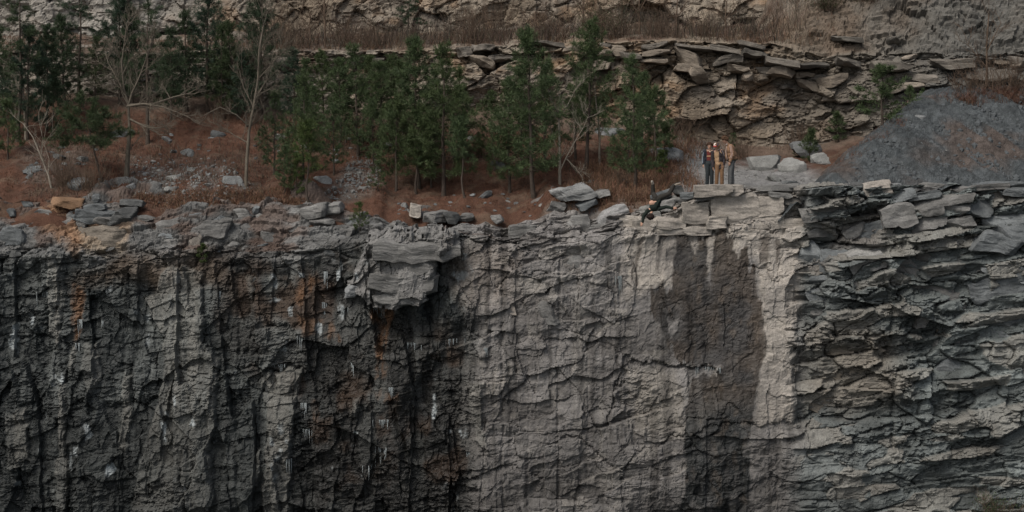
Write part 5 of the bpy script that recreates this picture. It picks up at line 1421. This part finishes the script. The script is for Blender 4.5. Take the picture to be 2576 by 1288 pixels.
def hand(w, d, up, s=1.0, curl=.5):
    """palm at the wrist w pointing along d, five fingers; `up` is the back of the hand"""
    w, d, up = (np.asarray(q, float) for q in (w, d, up))
    d /= np.linalg.norm(d); up = up - d * up.dot(d); up /= np.linalg.norm(up); side = np.cross(d, up)
    S = chain([w, w + d * .03 * s], .022 * s)
    for q in (-.026, -.009, .009, .026):
        S += chain([w + d * .015 * s + side * q * .8 * s, w + d * .075 * s + side * q * s], .0135 * s)
    for q, l in zip((-.030, -.010, .010, .030), (.055, .075, .08, .07)):
        b = w + d * .075 * s + side * q * s
        k1 = b + d * l * .5 * s - up * curl * .02 * s
        k2 = k1 + (d * (1 - curl * .6) - up * curl) * l * .5 * s
        S += chain([b, k1, k2], [.0092 * s, .0088 * s, .0078 * s])
    b = w + d * .02 * s + side * .026 * s
    S += chain([b, b + (d * .6 + side * .9) * .03 * s - up * .008 * s, b + (d * 1.2 + side * .9) * .045 * s - up * .018 * s], [.012 * s, .0105 * s, .009 * s])
    return S

def blob(name, S, vox, mat, parent, smooth=3, keep=None, ratio=None):
    D, T = ico(2)
    V = np.concatenate([c + D * np.asarray(r) for c, r in S])
    F_ = np.concatenate([T + i * len(D) for i in range(len(S))])
    o = bpy.data.objects.new(name, tri_mesh(name, V, F_)); COL.objects.link(o)
    m = o.modifiers.new('r', 'REMESH'); m.mode = 'VOXEL'; m.voxel_size = vox; m.use_smooth_shade = True
    if smooth:
        q = o.modifiers.new('s', 'SMOOTH'); q.iterations = smooth; q.factor = .5
    if ratio:
        q = o.modifiers.new('d', 'DECIMATE'); q.ratio = ratio
    dg = bpy.context.evaluated_depsgraph_get()
    me = bpy.data.meshes.new_from_object(o.evaluated_get(dg))
    old = o.data; bpy.data.objects.remove(o); bpy.data.meshes.remove(old)
    me.materials.clear()
    if keep is not None:                     # cut the cloth open where keep() is false
        bm = bmesh.new(); bm.from_mesh(me)
        bmesh.ops.delete(bm, geom=[f for f in bm.faces if not keep(f.calc_center_median())], context='FACES')
        bm.to_mesh(me); bm.free()
    me.name = name
    return link(name, me, mat, parent)

def bits(name, S, mat, parent, sub=2):
    D, T = ico(sub)
    V = np.concatenate([c + D * np.asarray(r) for c, r in S]); F_ = np.concatenate([T + i * len(D) for i in range(len(S))])
    return link(name, tri_mesh(name, V, F_, mat, None, True), None, parent)

def head(c, fwd, s=1.0, tilt=0.0):
    """skull, jaw, nose, ears; returns spheres and helper frame"""
    c = np.asarray(c, float); f = np.asarray(fwd, float); f /= np.linalg.norm(f)
    up = np.array([0, 0, 1.0]); up = up - f * up.dot(f); up /= np.linalg.norm(up); sd = np.cross(f, up)
    S = ell(c + up * .02 * s, (.078 * s, .078 * s, .085 * s)) + ell(c + f * .018 * s - up * .035 * s, (.062 * s, .062 * s, .065 * s)) + ell(c + f * .035 * s - up * .078 * s, (.036 * s,) * 3)
    S += chain([c + f * .078 * s + up * .012 * s, c + f * .094 * s - up * .022 * s], [.011 * s, .0145 * s])
    S += ell(c + f * .078 * s - up * .052 * s, (.017 * s, .017 * s, .010 * s))
    for q in (-1, 1):
        S += ell(c + sd * q * .078 * s - up * .01 * s, (.013 * s, .016 * s, .026 * s))
    return S, f, up, sd

EYE, LIP = FM('eye_dark', (.02, .014, .010), rough=.3), FM('lips', (.30, .11, .085))
def face(c, f, up, sd, s, parent):
    c = np.asarray(c, float)
    for q in (-1, 1):
        bits('eye', ell(c + f * .070 * s + sd * q * .030 * s + up * .012 * s, (.011 * s, .011 * s, .008 * s)), EYE, parent, 1)
    bits('mouth', [(c + f * .084 * s - up * .052 * s + sd * t * .017 * s - f * abs(t) * .006, (.0075 * s,) * 3) for t in (-1, -.5, 0, .5, 1)], LIP, parent, 1)

def hair(c, f, up, sd, s, mat, parent, r=.024, n=120, seed=1, low=-.45, rough=.018, name='hair'):
    rs = np.random.RandomState(seed); c = np.asarray(c, float); S = []
    while len(S) < n:
        d = rs.normal(size=3); d /= np.linalg.norm(d)
        if d.dot(up) < low or (d.dot(f) > .35 and d.dot(up) < .52): continue
        S.append((c + up * .025 * s + d * (.082 * s + rs.uniform(0, rough)), (r * s * rs.uniform(.7, 1.2),) * 3))
    return blob(name, S, .009, mat, parent, 1)

def standing(loc, cfg, label):
    o = empty('person', loc)
    s = cfg['hs']
    HS, f, up, sd = head(cfg['head'], cfg['fwd'], s)
    a = cfg
    S = list(HS)
    S += chain([a['head'], a['neck']], .050 * s)
    S += ell(a['chest'], (.125, .088, .15)) + ell(a['waist'], (.11, .08, .12)) + ell(a['pelvis'], (.125, .09, .10)) + chain([a['chest'], a['waist'], a['pelvis']], [.09, .085, .09])
    for arm in a['arms']:
        sh, el, wr, hd, hu = arm
        S += chain([lerp(np.array(a['chest']), np.array(sh), .6) + (0, 0, .06), sh, el, wr], [.06, .048, .036, .024])
        S += hand(wr, np.array(hd), hu, .95)
    for leg in a['legs']:
        hp, kn, an, toe = leg
        S += chain([hp, kn, an], [.075, .050, .036]) + chain([an, np.array(an) + (0, 0, -.035), toe], [.036, .038, .028])
    blob('body', S, .0068, SKIN, o, 2, None, .5)
    face(a['head'], f, up, sd, s, o)
    return o, f, up, sd

def trousers(o, legs, pelvis, waist, mat, r=(.098, .072, .068), name='trousers'):
    S = ell(pelvis, (.145, .108, .11)) + ell(lerp(np.array(pelvis), np.array(waist), .45), (.135, .10, .08))
    for hp, kn, an, toe in legs:
        hp, kn, an = (np.array(q, float) for q in (hp, kn, an))
        S += chain([hp, kn, lerp(kn, an, .92)], list(r))
        for t in (.35, .6, .8): S += ell(lerp(kn, an, t) + (.004, -.012, 0), (r[2] * 1.06, r[2] * .95, .018))   # folds
    return blob(name, S, .011, mat, o, 2)

def shoes(o, legs, mat, sole):
    for hp, kn, an, toe in legs:
        an, toe = np.array(an, float), np.array(toe, float)
        d = toe - an; d[2] = 0
        sh = blob('shoe', chain([an + (0, 0, .0), an + (0, 0, -.04)], .046) + chain([an - d * .25 + (0, 0, -.045), an + d * .5 + (0, 0, -.045), toe + (0, 0, -.012)], [.042, .046, .036]), .009, mat, o, 2)
        b = blob('sole', [(c, (.044, .044, .014)) for c, r in chain([an - d * .28 + (0, 0, -.072), toe + d * .12 + (0, 0, -.028 - .012)], [.045, .04])], .009, sole, o, 1)
        b.parent = sh

WHITE = FM('shoe_sole_white', (.50, .47, .42)); DKSHOE = FM('dark_shoe', (.035, .033, .032))
def feet_z(x, y):
    return float(H(np.array(x), np.array(y)))

# --- left: maroon sweater, navy jacket
PY = .75
def place_at(X, y):
    x, _, _ = at(X, 468, y); return float(x), y
x, y = place_at(1785, PY)
ZL = max(feet_z(x, y), -.03)
A = dict(hs=.98, head=(-.01, -.03, 1.43), fwd=(-.25, -1, -.22), neck=(0, 0, 1.27), chest=(-.005, 0, 1.13), waist=(-.005, 0, .96), pelvis=(0, 0, .82),
         arms=[((-.165, 0, 1.23), (-.205, .02, 1.0), (-.225, -.05, .79), (-.12, -.15, -1), (-1, -.3, 0)),
               ((.165, .03, 1.235), (.31, .14, 1.19), (.405, .085, 1.285), (.1, -1, .05), (0, .2, 1))],
         legs=[((-.075, 0, .80), (-.082, -.03, .45), (-.085, .02, .085), (-.10, -.12, .04)), ((.075, 0, .80), (.075, -.02, .45), (.08, .04, .085), (.09, -.10, .04))])
o, f, up, sd = standing((x, y, ZL), A, '')
tag(o, 'person in a navy jacket and maroon sweater with a tan stripe, at left of three', 'person', 'people on the ledge')
trousers(o, A['legs'], A['pelvis'], A['waist'], FM('dark_jeans', (.022, .028, .031)))
shoes(o, A['legs'], DKSHOE, WHITE)
sw = blob('sweater', ell(A['chest'], (.140, .096, .165)) + ell(A['waist'], (.132, .094, .13)) + chain([A['chest'], A['waist'], (0, 0, .87)], [.092, .090, .092]) + chain([(-.14, 0, 1.21), (.14, 0, 1.21)], .058), .010, FM('maroon_knit', (.105, .022, .018)), o, 2)
st_ = blob('stripe', ell((-.005, -.004, 1.07), (.138, .100, .045)) + ell((-.005, -.004, 1.055), (.137, .098, .03)), .010, FM('tan_stripe', (.34, .20, .12)), o, 1)
st_.parent = sw
blob('collar', chain([(-.05, -.07, 1.265), (-.005, -.105, 1.21), (.05, -.07, 1.265)], .017), .008, FM('pale_collar', (.36, .28, .22)), o, 1)
JN = FM('navy_jacket', (.022, .026, .035))
jk = chain([(-.165, 0, 1.235), (-.205, .02, 1.0), (-.222, -.045, .81)], [.075, .062, .052]) + chain([(.165, .03, 1.24), (.31, .14, 1.19), (.39, .10, 1.27)], [.075, .062, .052])
jk += ell((0, .02, 1.13), (.178, .125, .17)) + ell((0, .02, .97), (.168, .12, .15)) + ell((0, .02, .86), (.165, .118, .08)) + chain([(-.13, 0, 1.25), (.13, .01, 1.25)], .062)
blob('jacket', jk, .010, JN, o, 2, lambda c: not (c.y < -.03 and -.115 < c.x < .125 and c.z < 1.34))
blob('sleeve_stripe', chain([(-.225, -.035, 1.20), (-.255, -.025, 1.0), (-.262, -.07, .83)], .014), .008, FM('pale_blue_trim', (.20, .24, .27)), o, 1)
hair(A['head'], f, up, sd, A['hs'], FM('dark_brown_hair', (.042, .022, .014)), o, seed=3)
P1 = o

# --- middle: cap, mustard shirt, dark jacket
x, y = place_at(1810, PY - .10)
B = dict(hs=1.0, head=(-.128, -.05, 1.40), fwd=(-.55, -1, -.30), neck=(-.105, 0, 1.25), chest=(-.08, 0, 1.10), waist=(-.05, 0, .94), pelvis=(-.01, 0, .80),
         arms=[((-.24, 0, 1.19), (-.262, .03, .92), (-.235, -.05, .69), (.02, -.1, -1), (-1, 0, 0)), ((.085, .02, 1.20), (.145, .05, .95), (.12, -.04, .755), (-.05, -.2, -1), (1, 0, 0))],
         legs=[((-.085, 0, .78), (-.095, -.03, .44), (-.105, .03, .085), (-.14, -.11, .04)), ((.065, 0, .78), (.078, -.03, .44), (.09, .03, .085), (.09, -.12, .04))])
o, f, up, sd = standing((x, y, max(feet_z(x, y), -.03)), B, '')
tag(o, 'person in a white and blue cap, dark open jacket and tan trousers', 'person', 'people on the ledge')
trousers(o, B['legs'], B['pelvis'], B['waist'], FM('tan_trousers', (.155, .092, .052)))
shoes(o, B['legs'], DKSHOE, WHITE)
blob('shirt', ell(B['chest'], (.140, .100, .165)) + ell(B['waist'], (.140, .104, .15)) + ell((-.04, -.005, .80), (.136, .106, .11)) + chain([(-.20, 0, 1.18), (.04, 0, 1.18)], .058) + chain([B['neck'], B['chest']], [.060, .085]), .010, FM('mustard_shirt', (.29, .19, .115)), o, 2)
JD = FM('dark_jacket', (.032, .027, .030))
jk = chain([(-.235, 0, 1.20), (-.262, .03, .92), (-.238, -.042, .71)], [.075, .062, .052]) + chain([(.085, .02, 1.21), (.150, .05, .95), (.125, -.03, .775)], [.078, .066, .055])
jk += ell((-.075, .025, 1.10), (.185, .135, .17)) + ell((-.05, .025, .93), (.185, .138, .16)) + ell((-.03, .025, .76), (.182, .138, .12)) + ell((-.02, .025, .66), (.178, .135, .07)) + chain([(-.20, .02, 1.22), (.05, .02, 1.22)], .062)
blob('jacket', jk, .010, JD, o, 2, lambda c: not (c.y < -.04 and -.205 < c.x - .03 * (1.1 - c.z) < -.035 and c.z < 1.34))
blob('shoulder_stripe', chain([(.085, -.045, 1.27), (.125, -.05, 1.16), (.155, -.035, 1.08)], .013), .008, FM('grey_trim', (.20, .17, .17)), o, 1)
hair(B['head'], f, up, sd, 1.0, FM('light_brown_curls', (.115, .066, .034)), o, r=.027, n=150, seed=5, low=-.75, rough=.03)
hc = np.array(B['head']) + up * .055
cp = blob('cap', [(hc + f * 0 + up * .012, (.100, .100, .082))] + [(hc + sd * t * .0 - up * .004, (.103, .103, .045)) for t in (0,)], .009, FM('blue_cap_panel', (.035, .055, .125)), o, 2, lambda c: (Vector(hc) - c).dot(Vector(up)) < .012)
wpnl = blob('front_panel', [(hc + f * .016 + up * .014, (.090, .090, .079))], .008, FM('white_cap_panel', (.60, .53, .48)), o, 1, lambda c: (c - Vector(hc)).dot(Vector(f)) > .02 and (c - Vector(hc)).dot(Vector(up)) > -.004)
wpnl.parent = cp
br = blob('brim', [(hc + f * (.085 + .05 * t) - up * (.004 + .012 * t) + sd * q * .05 * (1 - .35 * t), (.030, .030, .008)) for t in (0, .5, 1) for q in (-1, -.5, 0, .5, 1)], .007, FM('red_brim', (.28, .032, .030)), o, 1)
br.parent = cp

# --- right: tall, tan jacket with pale stripes, leaning to look down
x, y = place_at(1838, PY + .20)
C = dict(hs=1.04, head=(-.215, -.03, 1.63), fwd=(-1, -.45, -.55), neck=(-.115, 0, 1.49), chest=(-.01, 0, 1.29), waist=(.06, 0, 1.06), pelvis=(.045, 0, .90),
         arms=[((-.02, -.185, 1.40), (.045, -.215, 1.13), (-.055, -.21, .86), (-.15, -.02, -1), (.3, -1, 0)), ((-.10, .17, 1.40), (-.12, .20, 1.12), (-.19, .10, .90), (-.2, -.1, -1), (0, 1, 0))],
         legs=[((.03, -.08, .88), (-.03, -.09, .48), (-.035, -.06, .085), (-.20, -.10, .04)), ((.05, .08, .88), (.05, .06, .48), (.07, .07, .085), (-.10, .05, .04))])
o, f, up, sd = standing((x, y, max(feet_z(x, y), -.03)), C, '')
tag(o, 'tall person in a tan jacket with pale sleeve stripes leaning to look down', 'person', 'people on the ledge')
trousers(o, C['legs'], C['pelvis'], C['waist'], FM('grey_jeans', (.10, .105, .108)), (.10, .078, .074))
shoes(o, C['legs'], DKSHOE, WHITE)
JT = FM('tan_jacket', (.215, .130, .082))
jk = ell(C['chest'], (.165, .185, .19)) + ell((.03, 0, 1.12), (.175, .175, .17)) + ell((.05, 0, .99), (.185, .172, .10)) + chain([(-.02, -.15, 1.41), (-.09, .15, 1.40)], .070) + chain([(-.06, 0, 1.42), (-.11, 0, 1.48)], .068)
jk += chain([(-.02, -.18, 1.41), (.045, -.215, 1.13), (-.048, -.21, .89)], [.080, .068, .055]) + chain([(-.10, .17, 1.41), (-.12, .20, 1.12), (-.18, .11, .92)], [.078, .066, .054])
for t in (1.2, 1.08): jk += ell((.045, -.22, t), (.072, .072, .02))
jo = blob('jacket', jk, .010, JT, o, 2)
blob('hem', [(np.array((.05, 0, .925)) + (math.cos(a) * .152, math.sin(a) * .14, .02 * math.cos(a)), (.035, .035, .03)) for a in np.linspace(0, 6.28, 26)], .010, FM('dark_hem', (.045, .038, .026)), o, 1)
for k_, off in enumerate((-.030, .012)):
    q = blob('sleeve_stripe', chain([(-.045 + off, -.250, 1.44), (-.01 + off, -.283, 1.28), (.012 + off, -.288, 1.13), (-.035 + off, -.270, 1.0)], .012), .0075, FM('pink_white_trim%d' % k_, (.46, .33, .29)), o, 1)
blob('zip_edge', chain([(-.165, -.05, 1.40), (-.185, -.06, 1.22), (-.155, -.07, 1.05), (-.135, -.07, .95)], .015), .008, FM('pale_zip', (.42, .33, .29)), o, 1)
blob('collar', chain([(-.145, -.055, 1.485), (-.165, -.03, 1.455), (-.155, .04, 1.475)], .022), .009, FM('pale_shirt_collar', (.36, .33, .32)), o, 1)
hair(C['head'], f, up, sd, C['hs'], FM('curly_brown_hair', (.060, .034, .020)), o, r=.030, n=150, seed=8, low=-.5, rough=.035)

# --- the one falling head first past the rim
cx, cy, cz = at(1645, 514, -1.25)
o = empty('person', (float(cx), float(cy), float(cz)))
tag(o, 'person in a dark green shirt and dark jeans falling head first past the ledge', 'person')
hd = (-.12, -.05, -.39)
HS, f, up, sd = head(hd, (-.15, .75, -.55), 1.0)
up = np.array([.12, -.25, -.95]); up = up - f * up.dot(f); up /= np.linalg.norm(up); sd = np.cross(f, up)
HS = ell(np.array(hd) + up * .02, (.080, .080, .085)) + ell(np.array(hd) + f * .03 - up * .04, (.06, .06, .06)) + chain([np.array(hd) + f * .075, np.array(hd) + f * .092 - up * .02], [.011, .014])
for q in (-1, 1): HS += ell(np.array(hd) + sd * q * .078, (.016, .016, .02))
neck, chest, waist, pel = (-.075, .0, -.25), (-.01, .0, -.10), (.075, .01, .06), (.135, .02, .19)
arms = [((-.20, .0, -.21), (-.355, -.02, -.40), (-.385, -.05, -.61), (-.42, .0, -.9), (-.5, -1, 0)), ((.17, .0, -.15), (.41, -.02, -.085), (.64, -.04, -.125), (1, 0, .02), (0, -1, .3))]
legs = [((.055, .02, .235), (-.01, .26, .36), (-.03, .20, .665), (-.065, .13, .74)), ((.225, .02, .235), (.525, .06, .355), (.69, .10, .655), (.86, .08, .715))]
S = HS + ell((-.055, .005, .045), (.125, .088, .10)) + chain([hd, neck], .05) + ell(chest, (.135, .09, .13)) + ell(waist, (.12, .085, .11)) + ell(pel, (.13, .095, .10)) + chain([chest, waist, pel], [.09, .085, .09])
for sh, el, wr, hdv, hu in arms:
    S += chain([lerp(np.array(chest), np.array(sh), .6), sh, el, wr], [.06, .048, .036, .024]) + hand(wr, hdv, hu, 1.0)
for hp, kn, an, toe in legs:
    S += chain([hp, kn, an, toe], [.075, .05, .036, .03])
blob('body', S, .0068, SKIN, o, 2, None, .5)
face(hd, f, up, sd, 1.0, o)
TJ = FM('dark_grey_jeans', (.026, .024, .021))
S = ell(pel, (.152, .11, .105)) + ell((.11, .015, .14), (.145, .10, .05)) + ell((.02, .02, .165), (.125, .10, .06))
for hp, kn, an, toe in legs: S += chain([hp, kn, lerp(np.array(kn), np.array(an), .93)], [.10, .080, .066])
blob('trousers', S, .011, TJ, o, 2)
GR = FM('dark_green_shirt', (.012, .018, .015))
S = ell(chest, (.160, .112, .14)) + ell((.10, .0, .0), (.130, .108, .13)) + ell((.155, .0, .10), (.105, .105, .11)) + chain([(-.16, 0, -.21), (.15, 0, -.16)], .062)
for sh, el, wr, hdv, hu in arms: S += chain([sh, el, lerp(np.array(el), np.array(wr), .92)], [.076, .060, .048])
blob('shirt', S, .010, GR, o, 2)
blob('shirt_hem', chain([(.09, -.095, -.07), (.14, -.115, .06), (.20, -.10, .16)], [.02, .028, .02]), .010, GR, o, 1)
blob('strap', chain([(.17, -.02, -.21), (.25, -.03, -.24), (.22, -.03, -.33)], .008), .006, FM('dark_strap', (.02, .02, .02)), o, 0)
for hp, kn, an, toe in legs:
    an, toe = np.array(an), np.array(toe); d = toe - an
    sh = blob('shoe', chain([an - d * .15, an + d * .4, toe + d * .15], [.046, .046, .036]), .009, FM('worn_pale_shoe', (.30, .26, .215)), o, 2)
    n = np.array([.25, -.1, 1.0]); b = blob('sole', [(c + n * .034, (.040, .040, .012)) for c, r in chain([an - d * .25, toe + d * .25], [.04, .035])], .009, WHITE if d[0] < 0 else DKSHOE, o, 1); b.parent = sh
hair(hd, f, up, sd, 1.0, FM('near_black_hair', (.018, .011, .009)), o, r=.032, n=150, seed=9, low=-.6, rough=.025)

# ------------------------------------------------------------------ icicles hanging from the wet left face
m, nt, b = nodes_of('ice', .22, .5)
b.inputs['Base Color'].default_value = (.34, .375, .385, 1); b.inputs['Transmission Weight'].default_value = .35; b.inputs['IOR'].default_value = 1.31
ICE = m
rs = np.random.RandomState(21)
def icicles(X, Y, wD, n, L, label, group, i):
    depth = -.55
    x, y, z = at(X, Y, depth); x, y, z = float(x), float(y), float(z)
    # hang from the rock: find the face of the cliff near this point
    d = CLIFF_TREE.ray_cast(Vector((x, -6, z)), Vector((0, 1, 0)))
    if d[0] is None: return
    o = empty('icicle_cluster', (x, d[0].y - .03, z))
    for k in range(int(n * 1.4)):
        dx = rs.normal() * .28 * wD * DS / 28.6; l = L * rs.uniform(.2, 1) ** 1.3
        e = CLIFF_TREE.ray_cast(Vector((x + dx, -6, z - .05)), Vector((0, 1, 0)))
        yy = (e[0].y if e[0] is not None else d[0].y) - o.location.y - .03
        pts = np.array([(dx, yy, .05), (dx + rs.normal() * .004, yy - .005, -l * .3), (dx + rs.normal() * .006, yy - .004, -l * .7), (dx, yy, -l)])
        tb = Tubes(); r = rs.uniform(.008, .018); tb.tube(pts, [r * 1.3, r, r * .6, .002], 5)
        link('icicle', tb.mesh('icicle', ICE), None, o)
    tag(o, label, 'icicles', group)
from mathutils.bvhtree import BVHTree
_me = CLIFF.data
_co = np.empty(len(_me.vertices) * 3, np.float32); _me.vertices.foreach_get('co', _co); _co = _co.reshape(-1, 3)
_ix = np.empty(len(_me.loops), np.int32); _me.loops.foreach_get('vertex_index', _ix)
CLIFF_TREE = BVHTree.FromPolygons(_co.tolist(), _ix.reshape(-1, 4).tolist())
IC = [(95, 742, 30, 7, .75, 'thick white icicle cluster on the far left face'), (812, 770, 16, 6, .7, 'long icicles below the brown rock left of the overhang'), (815, 690, 14, 5, .6, 'icicles high on the brown rock left of the overhang'), (948, 776, 34, 6, .5, 'icicles hanging from the lip of the overhang'), (862, 780, 22, 5, .45, 'icicles left of the orange streak'),
      (755, 850, 18, 6, .55, 'icicles in the middle of the brown wet face'), (882, 920, 14, 5, .6, 'long thin icicles left of the orange streak foot'), (700, 925, 24, 6, .35, 'icicles on the top edge of the pale pillar'), (765, 1020, 24, 7, .7, 'icicles right of the pale pillar'), (775, 1085, 24, 6, .6, 'icicles lower right of the pale pillar'),
      (965, 1060, 36, 7, .4, 'icicles on a dark ledge in the lower middle'), (960, 1130, 34, 8, .6, 'white icicle curtain low in the dark middle face'), (925, 1175, 26, 6, .5, 'icicles beside the low white curtain'), (985, 975, 24, 5, .45, 'icicles below the orange rock band'), (1040, 870, 40, 6, .45, 'icicles under the broken ledge right of the orange streak'),
      (1150, 860, 40, 5, .3, 'icicles at the ledge end near the middle face'), (200, 810, 14, 5, .7, 'icicles along the rusty streak at left'), (190, 870, 14, 4, .6, 'icicles below the rusty streak at left'), (545, 740, 12, 4, .6, 'thin icicles right of the grey buttress'), (1560, 700, 18, 6, .6, 'icicles in the notch left of the pale band'),
      (1780, 930, 60, 8, .3, 'row of icicles under the stain ledge'), (1220, 880, 10, 3, .35, 'small icicles at the left drill line'), (250, 815, 10, 4, .5, 'small pale icicles on the left face'), (730, 1160, 20, 5, .5, 'icicles on the lower pale pillar edge'), (1180, 1140, 16, 4, .4, 'icicles at the dark edge near the middle')]
for i, a in enumerate(IC):
    icicles(*a, 'icicles on the wet face', i)
